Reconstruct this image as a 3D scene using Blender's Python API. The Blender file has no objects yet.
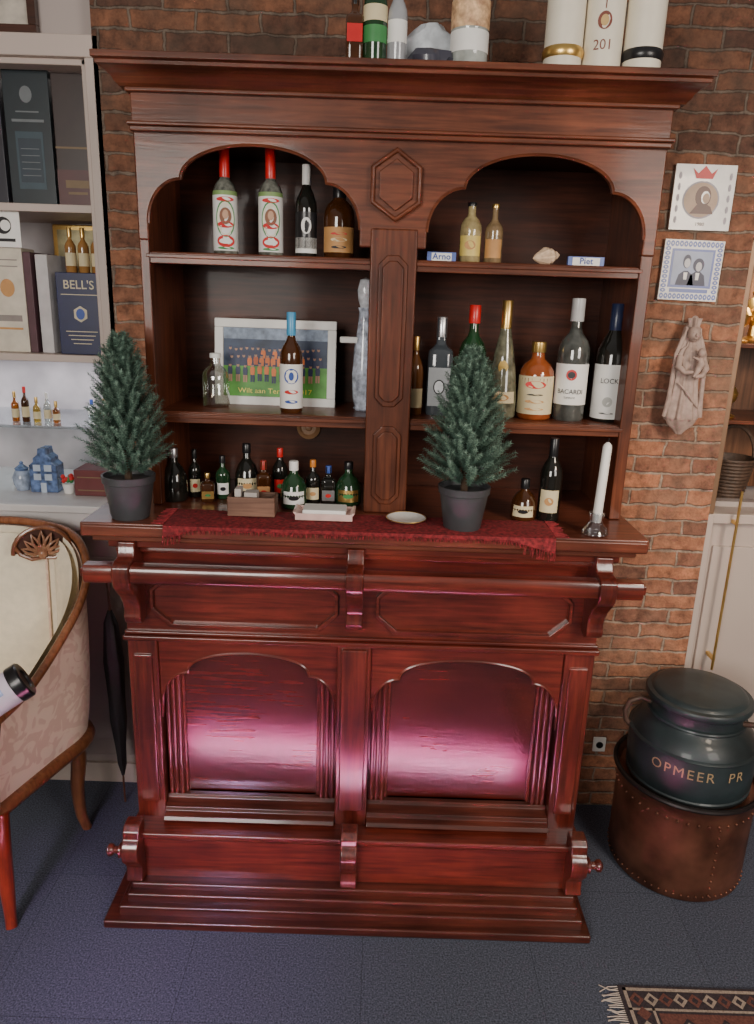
import bpy, bmesh, math, random
from mathutils import Matrix, Vector
random.seed(7)
SC=bpy.context.scene; COL=SC.collection
pi=math.pi; sin=math.sin; cos=math.cos

# ------------------------------------------------------------ materials
def nodes(name):
    m=bpy.data.materials.new(name); m.use_nodes=True; nt=m.node_tree
    return m,nt,nt.nodes['Principled BSDF'],nt.nodes['Material Output']
def setp(b,**k):
    for a,v in k.items():
        b.inputs[a.replace('_',' ')].default_value=v
def c4(c): return (c[0],c[1],c[2],1)
_mc={}
def mat(name,col,rough=.5,metal=0,coat=0,var=.12,scale=25,bump=0,emit=0,ior=None):
    if name in _mc: return _mc[name]
    m,nt,b,o=nodes(name)
    tc=nt.nodes.new('ShaderNodeTexCoord'); n=nt.nodes.new('ShaderNodeTexNoise'); n.inputs['Scale'].default_value=scale; n.inputs['Detail'].default_value=3
    nt.links.new(tc.outputs['Object'],n.inputs['Vector'])
    r=nt.nodes.new('ShaderNodeValToRGB'); r.color_ramp.elements[0].position=.3; r.color_ramp.elements[1].position=.7
    r.color_ramp.elements[0].color=c4([x*(1-var) for x in col]); r.color_ramp.elements[1].color=c4([min(1,x*(1+var)) for x in col])
    nt.links.new(n.outputs['Fac'],r.inputs['Fac']); nt.links.new(r.outputs['Color'],b.inputs['Base Color'])
    setp(b,Roughness=rough,Metallic=metal,Coat_Weight=coat)
    if ior: setp(b,IOR=ior)
    if bump:
        bp=nt.nodes.new('ShaderNodeBump'); bp.inputs['Strength'].default_value=bump; bp.inputs['Distance'].default_value=.003
        nt.links.new(n.outputs['Fac'],bp.inputs['Height']); nt.links.new(bp.outputs['Normal'],b.inputs['Normal'])
    _mc[name]=m; return m
def wood(name,c1,c2,axis='x',rough=.28,coat=.6,bump=.10,cior=1.5,spec=.5,fine=0):
    if name in _mc: return _mc[name]
    m,nt,b,o=nodes(name)
    tc=nt.nodes.new('ShaderNodeTexCoord'); mp=nt.nodes.new('ShaderNodeMapping')
    s={'x':(1.6,26,26),'z':(26,26,1.6),'y':(26,1.6,26)}[axis]
    mp.inputs['Scale'].default_value=s
    nt.links.new(tc.outputs['Object'],mp.inputs['Vector'])
    n=nt.nodes.new('ShaderNodeTexNoise'); n.inputs['Scale'].default_value=4; n.inputs['Detail'].default_value=7; n.inputs['Distortion'].default_value=.4
    nt.links.new(mp.outputs[0],n.inputs['Vector'])
    r=nt.nodes.new('ShaderNodeValToRGB'); e=r.color_ramp.elements
    e[0].position=.25; e[0].color=c4(c1); e[1].position=.78; e[1].color=c4(c2)
    nt.links.new(n.outputs['Fac'],r.inputs['Fac']); 
    n2=nt.nodes.new('ShaderNodeTexNoise'); n2.inputs['Scale'].default_value=5; n2.inputs['Detail'].default_value=5
    nt.links.new(tc.outputs['Object'],n2.inputs['Vector'])
    mx=nt.nodes.new('ShaderNodeMix'); mx.data_type='RGBA'; mx.blend_type='MULTIPLY'; mx.inputs[0].default_value=.8
    r2=nt.nodes.new('ShaderNodeValToRGB'); r2.color_ramp.elements[0].position=.35; r2.color_ramp.elements[0].color=(.42,.37,.35,1); r2.color_ramp.elements[1].position=.65; r2.color_ramp.elements[1].color=(1.15,1.08,1,1)
    nt.links.new(n2.outputs['Fac'],r2.inputs['Fac']); nt.links.new(r.outputs['Color'],mx.inputs[6]); nt.links.new(r2.outputs['Color'],mx.inputs[7])
    nt.links.new(mx.outputs[2],b.inputs['Base Color'])
    h=n.outputs['Fac']
    if fine:
        n3=nt.nodes.new('ShaderNodeTexNoise'); n3.inputs['Scale'].default_value=110; n3.inputs['Detail'].default_value=2
        nt.links.new(tc.outputs['Object'],n3.inputs['Vector'])
        a=nt.nodes.new('ShaderNodeMath'); a.operation='MULTIPLY_ADD'; a.inputs[1].default_value=fine; nt.links.new(n3.outputs['Fac'],a.inputs[0]); nt.links.new(h,a.inputs[2]); h=a.outputs[0]
    bp=nt.nodes.new('ShaderNodeBump'); bp.inputs['Strength'].default_value=bump; bp.inputs['Distance'].default_value=.002
    nt.links.new(h,bp.inputs['Height']); nt.links.new(bp.outputs['Normal'],b.inputs['Normal']); nt.links.new(bp.outputs['Normal'],b.inputs['Coat Normal'])
    setp(b,Roughness=rough,Coat_Weight=coat,Coat_Roughness=.10,Coat_IOR=cior,IOR=1.45,Specular_IOR_Level=spec)
    _mc[name]=m; return m
def glass(name,tint,gl=.12):
    if name in _mc: return _mc[name]
    m,nt,b,o=nodes(name); nt.nodes.remove(b)
    t=nt.nodes.new('ShaderNodeBsdfTransparent'); t.inputs[0].default_value=c4(tint)
    g=nt.nodes.new('ShaderNodeBsdfGlossy'); g.inputs['Roughness'].default_value=.05; g.inputs[0].default_value=(.95,.97,1,1)
    lw=nt.nodes.new('ShaderNodeLayerWeight'); lw.inputs[0].default_value=.35
    mr=nt.nodes.new('ShaderNodeMapRange'); mr.inputs[3].default_value=gl; mr.inputs[4].default_value=.75
    nt.links.new(lw.outputs['Facing'],mr.inputs[0])
    ms=nt.nodes.new('ShaderNodeMixShader'); nt.links.new(mr.outputs[0],ms.inputs[0]); nt.links.new(t.outputs[0],ms.inputs[1]); nt.links.new(g.outputs[0],ms.inputs[2])
    nt.links.new(ms.outputs[0],o.inputs[0]); _mc[name]=m; return m

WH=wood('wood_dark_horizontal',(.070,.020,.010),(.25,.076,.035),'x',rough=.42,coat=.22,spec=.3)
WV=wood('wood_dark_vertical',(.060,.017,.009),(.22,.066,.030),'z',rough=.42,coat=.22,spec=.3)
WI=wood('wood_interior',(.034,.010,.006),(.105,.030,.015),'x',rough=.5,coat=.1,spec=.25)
RH=wood('wood_red_horizontal',(.066,.011,.007),(.25,.044,.026),'x',rough=.30,coat=.75,cior=1.6,spec=.4)
RV=wood('wood_red_vertical',(.060,.010,.007),(.23,.040,.024),'z',rough=.30,coat=.85,cior=1.75,spec=.4)
RP=wood('wood_red_panel',(.055,.007,.005),(.15,.018,.013),'x',rough=.22,coat=1,bump=.10,cior=1.85,fine=1.2)
RD_=wood('wood_plinth',(.042,.011,.008),(.15,.036,.022),'x',rough=.35,coat=.5,spec=.35)
CT=wood('wood_countertop',(.09,.024,.013),(.26,.076,.042),'x',rough=.34,coat=.5)
CHW=wood('chair_wood',(.18,.060,.026),(.42,.17,.08),'z',rough=.3,coat=.5)
CHR=wood('chair_leg_wood',(.16,.02,.01),(.4,.05,.02),'z',rough=.3,coat=.5)

def brickmat():
    m,nt,b,o=nodes('brick_masonry'); L=nt.links.new; N=nt.nodes.new
    tc=N('ShaderNodeTexCoord'); sp=N('ShaderNodeSeparateXYZ'); cb=N('ShaderNodeCombineXYZ')
    L(tc.outputs['Object'],sp.inputs[0]); L(sp.outputs[0],cb.inputs[0]); L(sp.outputs[2],cb.inputs[1])
    n0=N('ShaderNodeTexNoise'); n0.inputs['Scale'].default_value=15; n0.inputs['Detail'].default_value=6; n0.inputs['Roughness'].default_value=.6; L(tc.outputs['Object'],n0.inputs['Vector'])
    sc=N('ShaderNodeVectorMath'); sc.operation='SCALE'; sc.inputs[3].default_value=.027; 
    sb=N('ShaderNodeVectorMath'); sb.operation='SUBTRACT'; sb.inputs[1].default_value=(.5,.5,.5); L(n0.outputs['Color'],sb.inputs[0]); L(sb.outputs[0],sc.inputs[0])
    ad=N('ShaderNodeVectorMath'); L(cb.outputs[0],ad.inputs[0]); L(sc.outputs[0],ad.inputs[1])
    br=N('ShaderNodeTexBrick'); L(ad.outputs[0],br.inputs['Vector']); br.inputs['Scale'].default_value=1
    br.inputs['Brick Width'].default_value=.160; br.inputs['Row Height'].default_value=.046; br.inputs['Mortar Size'].default_value=.0052; br.inputs['Mortar Smooth'].default_value=.7; br.inputs['Bias'].default_value=-.1
    br.inputs['Color1'].default_value=(.50,.215,.115,1); br.inputs['Color2'].default_value=(.20,.10,.07,1); br.inputs['Mortar'].default_value=(.40,.31,.24,1)
    n1=N('ShaderNodeTexNoise'); n1.inputs['Scale'].default_value=34; n1.inputs['Detail'].default_value=7; n1.inputs['Roughness'].default_value=.7; L(tc.outputs['Object'],n1.inputs['Vector'])
    r=N('ShaderNodeValToRGB'); r.color_ramp.elements[0].position=.32; r.color_ramp.elements[0].color=(.42,.40,.40,1); r.color_ramp.elements[1].position=.7; r.color_ramp.elements[1].color=(1.4,1.35,1.3,1); L(n1.outputs['Fac'],r.inputs[0])
    mx=N('ShaderNodeMix'); mx.data_type='RGBA'; mx.blend_type='MULTIPLY'; mx.inputs[0].default_value=1; L(br.outputs['Color'],mx.inputs[6]); L(r.outputs['Color'],mx.inputs[7])
    n4=N('ShaderNodeTexNoise'); n4.inputs['Scale'].default_value=8; n4.inputs['Detail'].default_value=4; L(tc.outputs['Object'],n4.inputs['Vector'])
    r4=N('ShaderNodeValToRGB'); r4.color_ramp.elements[0].position=.45; r4.color_ramp.elements[0].color=(0,0,0,1); r4.color_ramp.elements[1].position=.68; r4.color_ramp.elements[1].color=(.6,.6,.6,1); L(n4.outputs['Fac'],r4.inputs[0])
    m3=N('ShaderNodeMix'); m3.data_type='RGBA'; L(r4.outputs[0],m3.inputs[0]); L(mx.outputs[2],m3.inputs[6]); m3.inputs[7].default_value=(.22,.145,.10,1)
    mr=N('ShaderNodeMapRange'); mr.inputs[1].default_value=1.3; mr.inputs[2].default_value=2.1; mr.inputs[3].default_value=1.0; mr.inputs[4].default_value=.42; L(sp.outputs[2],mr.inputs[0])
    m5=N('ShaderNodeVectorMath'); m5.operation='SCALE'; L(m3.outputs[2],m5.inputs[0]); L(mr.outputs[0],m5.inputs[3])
    L(m5.outputs[0],b.inputs['Base Color']); setp(b,Roughness=.8)
    iv=N('ShaderNodeMath'); iv.operation='MULTIPLY_ADD'; iv.inputs[1].default_value=-.8; L(br.outputs['Fac'],iv.inputs[0]); 
    m2=N('ShaderNodeMath'); m2.operation='MULTIPLY'; m2.inputs[1].default_value=1.2; L(n1.outputs['Fac'],m2.inputs[0]); L(m2.outputs[0],iv.inputs[2])
    bp=N('ShaderNodeBump'); bp.inputs['Strength'].default_value=.9; bp.inputs['Distance'].default_value=.006; L(iv.outputs[0],bp.inputs['Height']); L(bp.outputs['Normal'],b.inputs['Normal'])
    return m
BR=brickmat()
def carpetmat():
    m,nt,b,o=nodes('carpet_tile'); L=nt.links.new; N=nt.nodes.new
    tc=N('ShaderNodeTexCoord')
    n=N('ShaderNodeTexNoise'); n.inputs['Scale'].default_value=240; n.inputs['Detail'].default_value=3; L(tc.outputs['Object'],n.inputs['Vector'])
    r=N('ShaderNodeValToRGB'); r.color_ramp.elements[0].position=.32; r.color_ramp.elements[0].color=(.030,.035,.050,1); r.color_ramp.elements[1].position=.70; r.color_ramp.elements[1].color=(.125,.140,.190,1); L(n.outputs['Fac'],r.inputs[0])
    br=N('ShaderNodeTexBrick'); br.offset=0; L(tc.outputs['Object'],br.inputs['Vector']); br.inputs['Scale'].default_value=1; br.inputs['Brick Width'].default_value=.42; br.inputs['Row Height'].default_value=.42; br.inputs['Mortar Size'].default_value=.0012
    br.inputs['Color1'].default_value=(1,1,1,1); br.inputs['Color2'].default_value=(.88,.88,.92,1); br.inputs['Mortar'].default_value=(.6,.6,.6,1)
    mx=N('ShaderNodeMix'); mx.data_type='RGBA'; mx.blend_type='MULTIPLY'; mx.inputs[0].default_value=1; L(r.outputs['Color'],mx.inputs[6]); L(br.outputs['Color'],mx.inputs[7])
    L(mx.outputs[2],b.inputs['Base Color']); setp(b,Roughness=.95)
    bp=N('ShaderNodeBump'); bp.inputs['Strength'].default_value=.4; bp.inputs['Distance'].default_value=.002; L(n.outputs['Fac'],bp.inputs['Height']); L(bp.outputs['Normal'],b.inputs['Normal'])
    return m
CARPET=carpetmat()
def damask():
    m,nt,b,o=nodes('damask_fabric'); L=nt.links.new; N=nt.nodes.new
    tc=N('ShaderNodeTexCoord'); n=N('ShaderNodeTexNoise'); n.inputs['Scale'].default_value=16; n.inputs['Detail'].default_value=1; n.inputs['Distortion'].default_value=2.2; L(tc.outputs['Object'],n.inputs['Vector'])
    r=N('ShaderNodeValToRGB'); e=r.color_ramp.elements; e[0].position=.46; e[0].color=(.78,.54,.42,1); e[1].position=.53; e[1].color=(.90,.69,.55,1); L(n.outputs['Fac'],r.inputs[0]); L(r.outputs[0],b.inputs['Base Color']); setp(b,Roughness=.6,Sheen_Weight=.3)
    return m
DAM=damask()
CREAM=mat('cream_upholstery',(.88,.78,.60),.7,var=.06,scale=45,bump=.2)
PINK=mat('painted_panel_mauve',(.42,.355,.33),.6,var=.03,scale=3)
SIDEW=mat('side_wall_brown',(.24,.16,.12),.8,var=.1,scale=3)
PALE=mat('painted_frame_pale',(.52,.43,.38),.5,var=.03,scale=4)
LEDGE=mat('ledge_white',(.68,.65,.64),.4,var=.03)
WHITE=mat('white_paper',(.85,.84,.80),.5,var=.04)
BLACK=mat('black_plastic',(.012,.012,.014),.3,var=.2)
GOLD=mat('gold',(.75,.5,.16),.3,metal=.9)
RED=mat('red_cap',(.6,.02,.02),.3,var=.1)
GREEN=mat('green_print',(.05,.25,.07),.5)
BLUE=mat('blue_print',(.03,.08,.35),.45)
CREAML=mat('cream_label',(.72,.62,.38),.6,var=.08)
TAN=mat('tan_label',(.55,.28,.10),.6)
SILV=mat('silver_foil',(.6,.6,.62),.3,metal=.9)
POT=mat('grey_pot',(.055,.057,.062),.5,var=.15)
GCLR=glass('clear_glass',(.80,.84,.80))
GDRK=mat('dark_glass',(.012,.012,.01),.06,coat=.6,var=.3)
GGRN=mat('green_glass',(.015,.05,.02),.07,coat=.6,var=.3)
GBRN=mat('brown_glass',(.06,.02,.006),.07,coat=.6,var=.3)
GPAL=mat('pale_filled_glass',(.16,.165,.14),.06,coat=.8,var=.7,scale=60)
GAMB=glass('amber_liquid_glass',(.62,.33,.08),.08)
GYEL=glass('yellow_liquid_glass',(.75,.6,.2),.08)

# ------------------------------------------------------------ geometry
class G:
    def __init__(s): s.v=[];s.f=[];s.m=[]
    def add(s,v,f,mi=0):
        o=len(s.v); s.v+= [tuple(p) for p in v]; s.f+=[tuple(i+o for i in q) for q in f]; s.m+=[mi]*len(f); return s
    def box(s,x0,x1,y0,y1,z0,z1,mi=0):
        v=[(x,y,z) for z in(z0,z1) for y in(y0,y1) for x in(x0,x1)]
        return s.add(v,[(0,2,3,1),(4,5,7,6),(0,1,5,4),(2,6,7,3),(0,4,6,2),(1,3,7,5)],mi)
    def lathe(s,prof,seg=32,c=(0,0),mi=0,sx=1,sy=1,power=None,fn=None,caps=True):
        v=[];n=len(prof)
        for r,z in prof:
            for k in range(seg):
                a=2*pi*k/seg; rr=r
                if power:
                    rr=r/((abs(cos(a))**power+abs(sin(a))**power)**(1/power))
                if fn: rr=fn(rr,a,z)
                v.append((c[0]+rr*cos(a)*sx,c[1]+rr*sin(a)*sy,z))
        f=[]
        for i in range(n-1):
            for k in range(seg):
                k2=(k+1)%seg; f.append((i*seg+k,i*seg+k2,(i+1)*seg+k2,(i+1)*seg+k))
        if caps and prof[0][0]>1e-5: f.append(tuple(range(seg))[::-1])
        if caps and prof[-1][0]>1e-5: f.append(tuple(range((n-1)*seg,n*seg)))
        return s.add(v,f,mi)
    def ext(s,poly,a,b,plane='xz',mi=0):
        n=len(poly)
        def P(p,t):
            return {'xz':(p[0],t,p[1]),'yz':(t,p[0],p[1]),'xy':(p[0],p[1],t)}[plane]
        v=[P(p,a) for p in poly]+[P(p,b) for p in poly]
        f=[tuple(range(n)),tuple(range(n,2*n))[::-1]]+[(i,(i+1)%n,n+(i+1)%n,n+i) for i in range(n)]
        return s.add(v,f,mi)
    def tube(s,pts,r,seg=8,mi=0,closed=False):
        pts=[Vector(p) for p in pts]; n=len(pts); v=[]
        rs=r if isinstance(r,(list,tuple)) else [r]*n
        up=Vector((0,0,1)); prev=None
        for i,p in enumerate(pts):
            if closed: t=pts[(i+1)%n]-pts[i-1]
            else: t=pts[min(i+1,n-1)]-pts[max(i-1,0)]
            t.normalize()
            if prev is None:
                a=t.cross(up) 
                if a.length<.1: a=t.cross(Vector((1,0,0)))
            else: a=prev-t*prev.dot(t)
            a.normalize(); prev=a; bb=t.cross(a)
            for k in range(seg):
                an=2*pi*k/seg; v.append(p+(a*cos(an)+bb*sin(an))*rs[i])
        f=[]
        for i in range(n if closed else n-1):
            j=(i+1)%n
            for k in range(seg): f.append((i*seg+k,i*seg+(k+1)%seg,j*seg+(k+1)%seg,j*seg+k))
        if not closed: f.append(tuple(range(seg))[::-1]); f.append(tuple(range((n-1)*seg,n*seg)))
        return s.add(v,f,mi)
    def ball(s,c,r,mi=0,seg=12,rings=8):
        if not isinstance(r,(list,tuple)): r=(r,r,r)
        v=[(c[0],c[1],c[2]-r[2])]
        for i in range(1,rings):
            t=pi*i/rings
            for k in range(seg): v.append((c[0]+r[0]*sin(t)*cos(2*pi*k/seg),c[1]+r[1]*sin(t)*sin(2*pi*k/seg),c[2]-r[2]*cos(t)))
        v.append((c[0],c[1],c[2]+r[2])); f=[]
        for k in range(seg): f.append((0,1+(k+1)%seg,1+k))
        for i in range(rings-2):
            for k in range(seg): a=1+i*seg+k;b=1+i*seg+(k+1)%seg; f.append((a,b,b+seg,a+seg))
        t=len(v)-1
        for k in range(seg): f.append((t,t-seg+k,t-seg+(k+1)%seg))
        return s.add(v,f,mi)
    def text(s,body,size,x=0,y=0,z=0,mi=0,R=None,plane='xz',rot=0,bold=0,stretch=1,gap=1):
        cu=bpy.data.curves.new('tmp','FONT'); cu.body=body; cu.size=size; cu.align_x='CENTER'; cu.align_y='CENTER'; cu.resolution_u=3; cu.offset=bold; cu.space_character=gap
        ob=bpy.data.objects.new('tmp',cu); COL.objects.link(ob)
        bpy.context.view_layer.update()
        me=bpy.data.meshes.new_from_object(ob.evaluated_get(bpy.context.evaluated_depsgraph_get()))
        bm=bmesh.new(); bm.from_mesh(me); bmesh.ops.triangulate(bm,faces=bm.faces); bm.to_mesh(me); bm.free()
        vs=[]
        for q in me.vertices:
            a,b=q.co.x*stretch,q.co.y
            if rot: a,b=a*cos(rot)-b*sin(rot),a*sin(rot)+b*cos(rot)
            if R: vs.append((R*sin((a+x)/R),-R*cos((a+x)/R)+y,z+b))
            elif plane=='xz': vs.append((x+a,y,z+b))
            else: vs.append((x+a,y+b,z))
        fs=[tuple(p.vertices) for p in me.polygons]
        s.add(vs,fs,mi); bpy.data.objects.remove(ob); bpy.data.meshes.remove(me); bpy.data.curves.remove(cu)
        return s
    def arc(s,R,z0,z1,half,mi=0,off=0,seg=16,rtop=None):
        v=[];f=[]
        for i in range(seg+1):
            a=off-half+2*half*i/seg
            v.append((R*sin(a),-R*cos(a),z0)); v.append(((rtop or R)*sin(a),-(rtop or R)*cos(a),z1))
        for i in range(seg): f.append((2*i,2*i+2,2*i+3,2*i+1))
        return s.add(v,f,mi)
    def oval(s,cx,cz,rx,rz,y,mi=0,seg=20,R=None):
        v=[]
        for k in range(seg):
            a=2*pi*k/seg; x=cx+rx*cos(a); z=cz+rz*sin(a)
            v.append((R*sin(x/R),-R*cos(x/R),z) if R else (x,y,z))
        return s.add(v,[tuple(range(seg))],mi)
def mesh(name,g,mats,bev=0,ang=38,sub=0):
    me=bpy.data.meshes.new(name); me.from_pydata(g.v,[],g.f); 
    if not isinstance(mats,(list,tuple)): mats=[mats]
    for m in mats: me.materials.append(m)
    me.polygons.foreach_set('material_index',g.m)
    bm=bmesh.new(); bm.from_mesh(me); bmesh.ops.recalc_face_normals(bm,faces=bm.faces); bm.to_mesh(me); bm.free()
    me.polygons.foreach_set('use_smooth',[True]*len(me.polygons)); me.set_sharp_from_angle(angle=math.radians(ang))
    o=bpy.data.objects.new(name,me); COL.objects.link(o)
    if bev:
        q=o.modifiers.new('bevel','BEVEL'); q.width=bev; q.segments=2; q.limit_method='ANGLE'; q.angle_limit=math.radians(35); q.use_clamp_overlap=True; q.harden_normals=True
    return o
def thing(name,label,cat,loc=(0,0,0),rot=(0,0,0),group=None):
    e=bpy.data.objects.new(name,None); e.empty_display_size=.05; COL.objects.link(e); e.location=loc; e.rotation_euler=rot
    e['label']=label; e['category']=cat
    if group: e['group']=group
    return e
def part(name,g,mats,par,bev=0,label=None,loc=(0,0,0),rot=(0,0,0),**k):
    o=mesh(name,g,mats,bev,**k); o.parent=par; o.location=loc; o.rotation_euler=rot
    if label: o['label']=label
    return o
def solo(name,g,mats,label,cat,loc=(0,0,0),rot=(0,0,0),bev=0,group=None,**k):
    o=mesh(name,g,mats,bev,**k); o.location=loc; o.rotation_euler=rot; o['label']=label; o['category']=cat
    if group: o['group']=group
    return o
def struct(name,g,mats,bev=0):
    o=mesh(name,g,mats,bev); o['kind']='structure'; return o

# ------------------------------------------------------------ room
struct('floor',G().box(-2.2,2.2,-2.5,2.6,-.05,0),CARPET)
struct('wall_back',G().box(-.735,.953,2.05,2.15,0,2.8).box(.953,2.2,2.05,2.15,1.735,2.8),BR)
struct('wall_left',G().box(-2.2,-.735,2.10,2.2,2.15,2.8).box(-2.2,-.60,2.10,2.2,0,.88).box(-2.2,-.735,2.48,2.52,.88,2.2),PINK)
struct('wall_left_side',G().box(-2.25,-2.15,-2.5,2.2,0,2.8),SIDEW)
struct('wall_right',G().box(.953,2.2,2.16,2.2,0,1.0).box(.953,2.2,2.5,2.55,0,1.8),PINK)
struct('wall_right_side',G().box(2.15,2.25,-2.5,2.2,0,2.8),SIDEW)
struct('baseboard_left',G().box(-2.2,-.6,2.085,2.10,0,.07),PALE,.003)
struct('trim_1',G().ext([(-1.9,.10),(-.66,.10),(-.66,.78),(-1.9,.78)],2.092,2.10).box(-1.84,-.70,2.086,2.093,.16,.72),PINK,.004)

dc=thing('display_cabinet','pale mauve painted built-in display cabinet with open lit shelves','cabinet',(-1.4,2.2,.88))
def L(g):
    g.v=[(a+1.4,b-2.2,c-.88) for a,b,c in g.v]; return g
part('frame',L(G().box(-2.1,-.72,2.05,2.10,2.10,2.15).box(-.758,-.72,2.05,2.12,.965,2.10).box(-.772,-.758,2.065,2.12,.965,2.10).box(-2.1,-.758,2.065,2.12,2.085,2.10)),PALE,dc,.003)
part('back_panel',L(G().box(-2.1,-.74,2.44,2.45,.965,2.10).box(-.75,-.735,2.12,2.44,.965,2.1)),mat('cabinet_back_pale',(.46,.42,.43),.5,var=.3,scale=6),dc)
for z in (1.745,1.355): part('shelf',L(G().box(-2.1,-.755,2.09,2.44,z,z+.02)),PALE,dc,.002)
part('shelf',L(G().box(-2.1,-.755,2.11,2.44,1.162,1.170)),glass('shelf_glass',(.8,.88,.88),.25),dc,label='clear glass shelf')
part('ledge',L(G().box(-2.1,-.68,1.99,2.44,.945,.967).box(-2.1,-.69,2.03,2.44,.88,.945)),LEDGE,dc,.004,label='white ledge')

# ------------------------------------------------------------ BACK CABINET
X0,X1=-.547,.594
cab=thing('bar_back_cabinet','tall dark mahogany bar shelving cabinet with scalloped arches and heavy cornice','cabinet',(.02,1.9,1.0525))
def Lc(g): g.v=[(a-.02,b-1.9,c-1.052) for a,b,c in g.v]; return g
part('side_panel',Lc(G().box(X0,X0+.022,1.75,2.04,1.052,1.88)),WV,cab,.002)
part('side_panel',Lc(G().box(X1-.026,X1,1.75,2.04,1.052,1.88)),WV,cab,.002)
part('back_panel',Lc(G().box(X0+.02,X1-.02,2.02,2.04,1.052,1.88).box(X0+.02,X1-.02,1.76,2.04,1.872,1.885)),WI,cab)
part('stile',Lc(G().box(X0,X0+.022,1.738,1.752,1.052,1.72)),WV,cab,.003)
part('stile',Lc(G().box(X1-.028,X1,1.738,1.752,1.052,1.72)),WV,cab,.003)
def scallop(cx,hw,zs,cw,zc,za,n=14,pw=1.0):
    p=[(cx-hw,zs)]
    for i in range(1,n+1):
        a=pi-(pi/2)*i/n; p.append((cx-cw+(hw-cw)*cos(a),zs+(zc-zs)*sin(a)))
    for i in range(1,2*n):
        a=pi-pi*i/(2*n); p.append((cx+cw*cos(a),zc+(za-zc)*abs(sin(a))**pw))
    for i in range(0,n+1):
        a=pi/2-(pi/2)*i/n; p.append((cx+cw+(hw-cw)*cos(a),zs+(zc-zs)*sin(a)))
    return p
AL=scallop(-.291,.232,1.695,.158,1.787,1.858); AR=scallop(.327,.238,1.695,.160,1.787,1.858)
poly=[(X0,1.66),(AL[0][0],1.66)]+AL+[(AL[-1][0],1.66),(AR[0][0],1.66)]+AR+[(AR[-1][0],1.66),(X1,1.66),(X1,1.885),(X0,1.885)]
part('arched_fascia',Lc(G().ext(poly,1.732,1.757)),WH,cab,.004)
for A in (AL,AR): part('arch_bead',Lc(G().tube([(x,1.733,z) for x,z in A],.0035,6)),WH,cab)
prof=[(1.752,1.958),(1.712,1.958),(1.708,1.962),(1.700,1.965),(1.694,1.972),(1.680,1.979),(1.664,1.983),(1.654,1.985),(1.654,1.992),(1.643,1.994),(1.643,2.006)]
g=G(); v=[];f=[]
for y,z in prof:
    ov=(1.752-y)*.45
    v+=[(X0-ov,2.045,z),(X0-ov,y,z),(X1+ov,y,z),(X1+ov,2.045,z)]
for i in range(len(prof)-1):
    for k in range(3): a=i*4+k; f.append((a,a+1,a+5,a+4))
n=len(prof)-1; f.append((n*4,n*4+1,n*4+2,n*4+3)); f.append((0,1,2,3)); f.append(tuple(i*4 for i in range(n+1))); f.append(tuple(i*4+3 for i in range(n+1)))
g.add(v,f); part('cornice',Lc(g),WH,cab,.0015,ang=30)
part('frieze',Lc(G().box(X0+.002,X1-.002,1.722,2.04,1.885,1.960)),WH,cab,.002)
part('frieze_molding',Lc(G().box(X0-.006,X1+.006,1.708,2.04,1.886,1.894).box(X0-.002,X1+.002,1.716,2.04,1.876,1.887).box(X0-.006,X1+.006,1.708,2.04,1.949,1.958)),WH,cab,.003)
for z in (1.638,1.280):
    part('shelf',Lc(G().box(X0+.02,X1-.026,1.750,2.02,z-.018,z).box(X0+.014,-.03,1.742,1.758,z-.026,z-.002).box(.066,X1-.02,1.742,1.758,z-.026,z-.002).box(X0+.014,-.03,1.737,1.745,z-.014,z-.005).box(.066,X1-.02,1.737,1.745,z-.014,z-.005)),WH,cab,.002)
def elong(cx,hw,z0,z1,ch):
    return [(cx-hw,z0+ch),(cx-hw+ch,z0),(cx+hw-ch,z0),(cx+hw,z0+ch),(cx+hw,z1-ch),(cx+hw-ch,z1),(cx-hw+ch,z1),(cx-hw,z1-ch)]
part('pilaster',Lc(G().box(-.034,.070,1.728,1.80,1.052,1.70).box(-.03,.066,1.80,2.02,1.052,1.87)),WV,cab,.004)
for z0,z1 in ((1.31,1.645),(1.075,1.265)):
    g=G()
    g.ext(elong(.018,.033,z0,z1,.02),1.722,1.73); g.ext(elong(.018,.024,z0+.012,z1-.012,.015),1.716,1.724)
    part('raised_panel',Lc(g),WV,cab,.003)
def hexp(cx,cz,a,b): return [(cx,cz+b),(cx-a,cz+b*.5),(cx-a,cz-b*.5),(cx,cz-b),(cx+a,cz-b*.5),(cx+a,cz+b*.5)]
hp=hexp(.018,1.787,.050,.069)
part('hexagon_medallion',Lc(G().ext(hexp(.018,1.787,.051,.070),1.722,1.735).tube([(x,1.719,z) for x,z in hp],.006,8,0,True).ext(hexp(.018,1.787,.036,.052),1.714,1.7225)),WH,cab,.004)
part('emblem',G().lathe([(0,0),(.030,0),(.032,.004),(.024,.008),(.020,.003),(.010,.003),(.008,.007),(0,.008)],24),mat('carved_emblem',(.30,.16,.08),.4),cab,loc=(-.215,.114,.155),rot=(pi/2,0,0),label='small round carved emblem')

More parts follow.
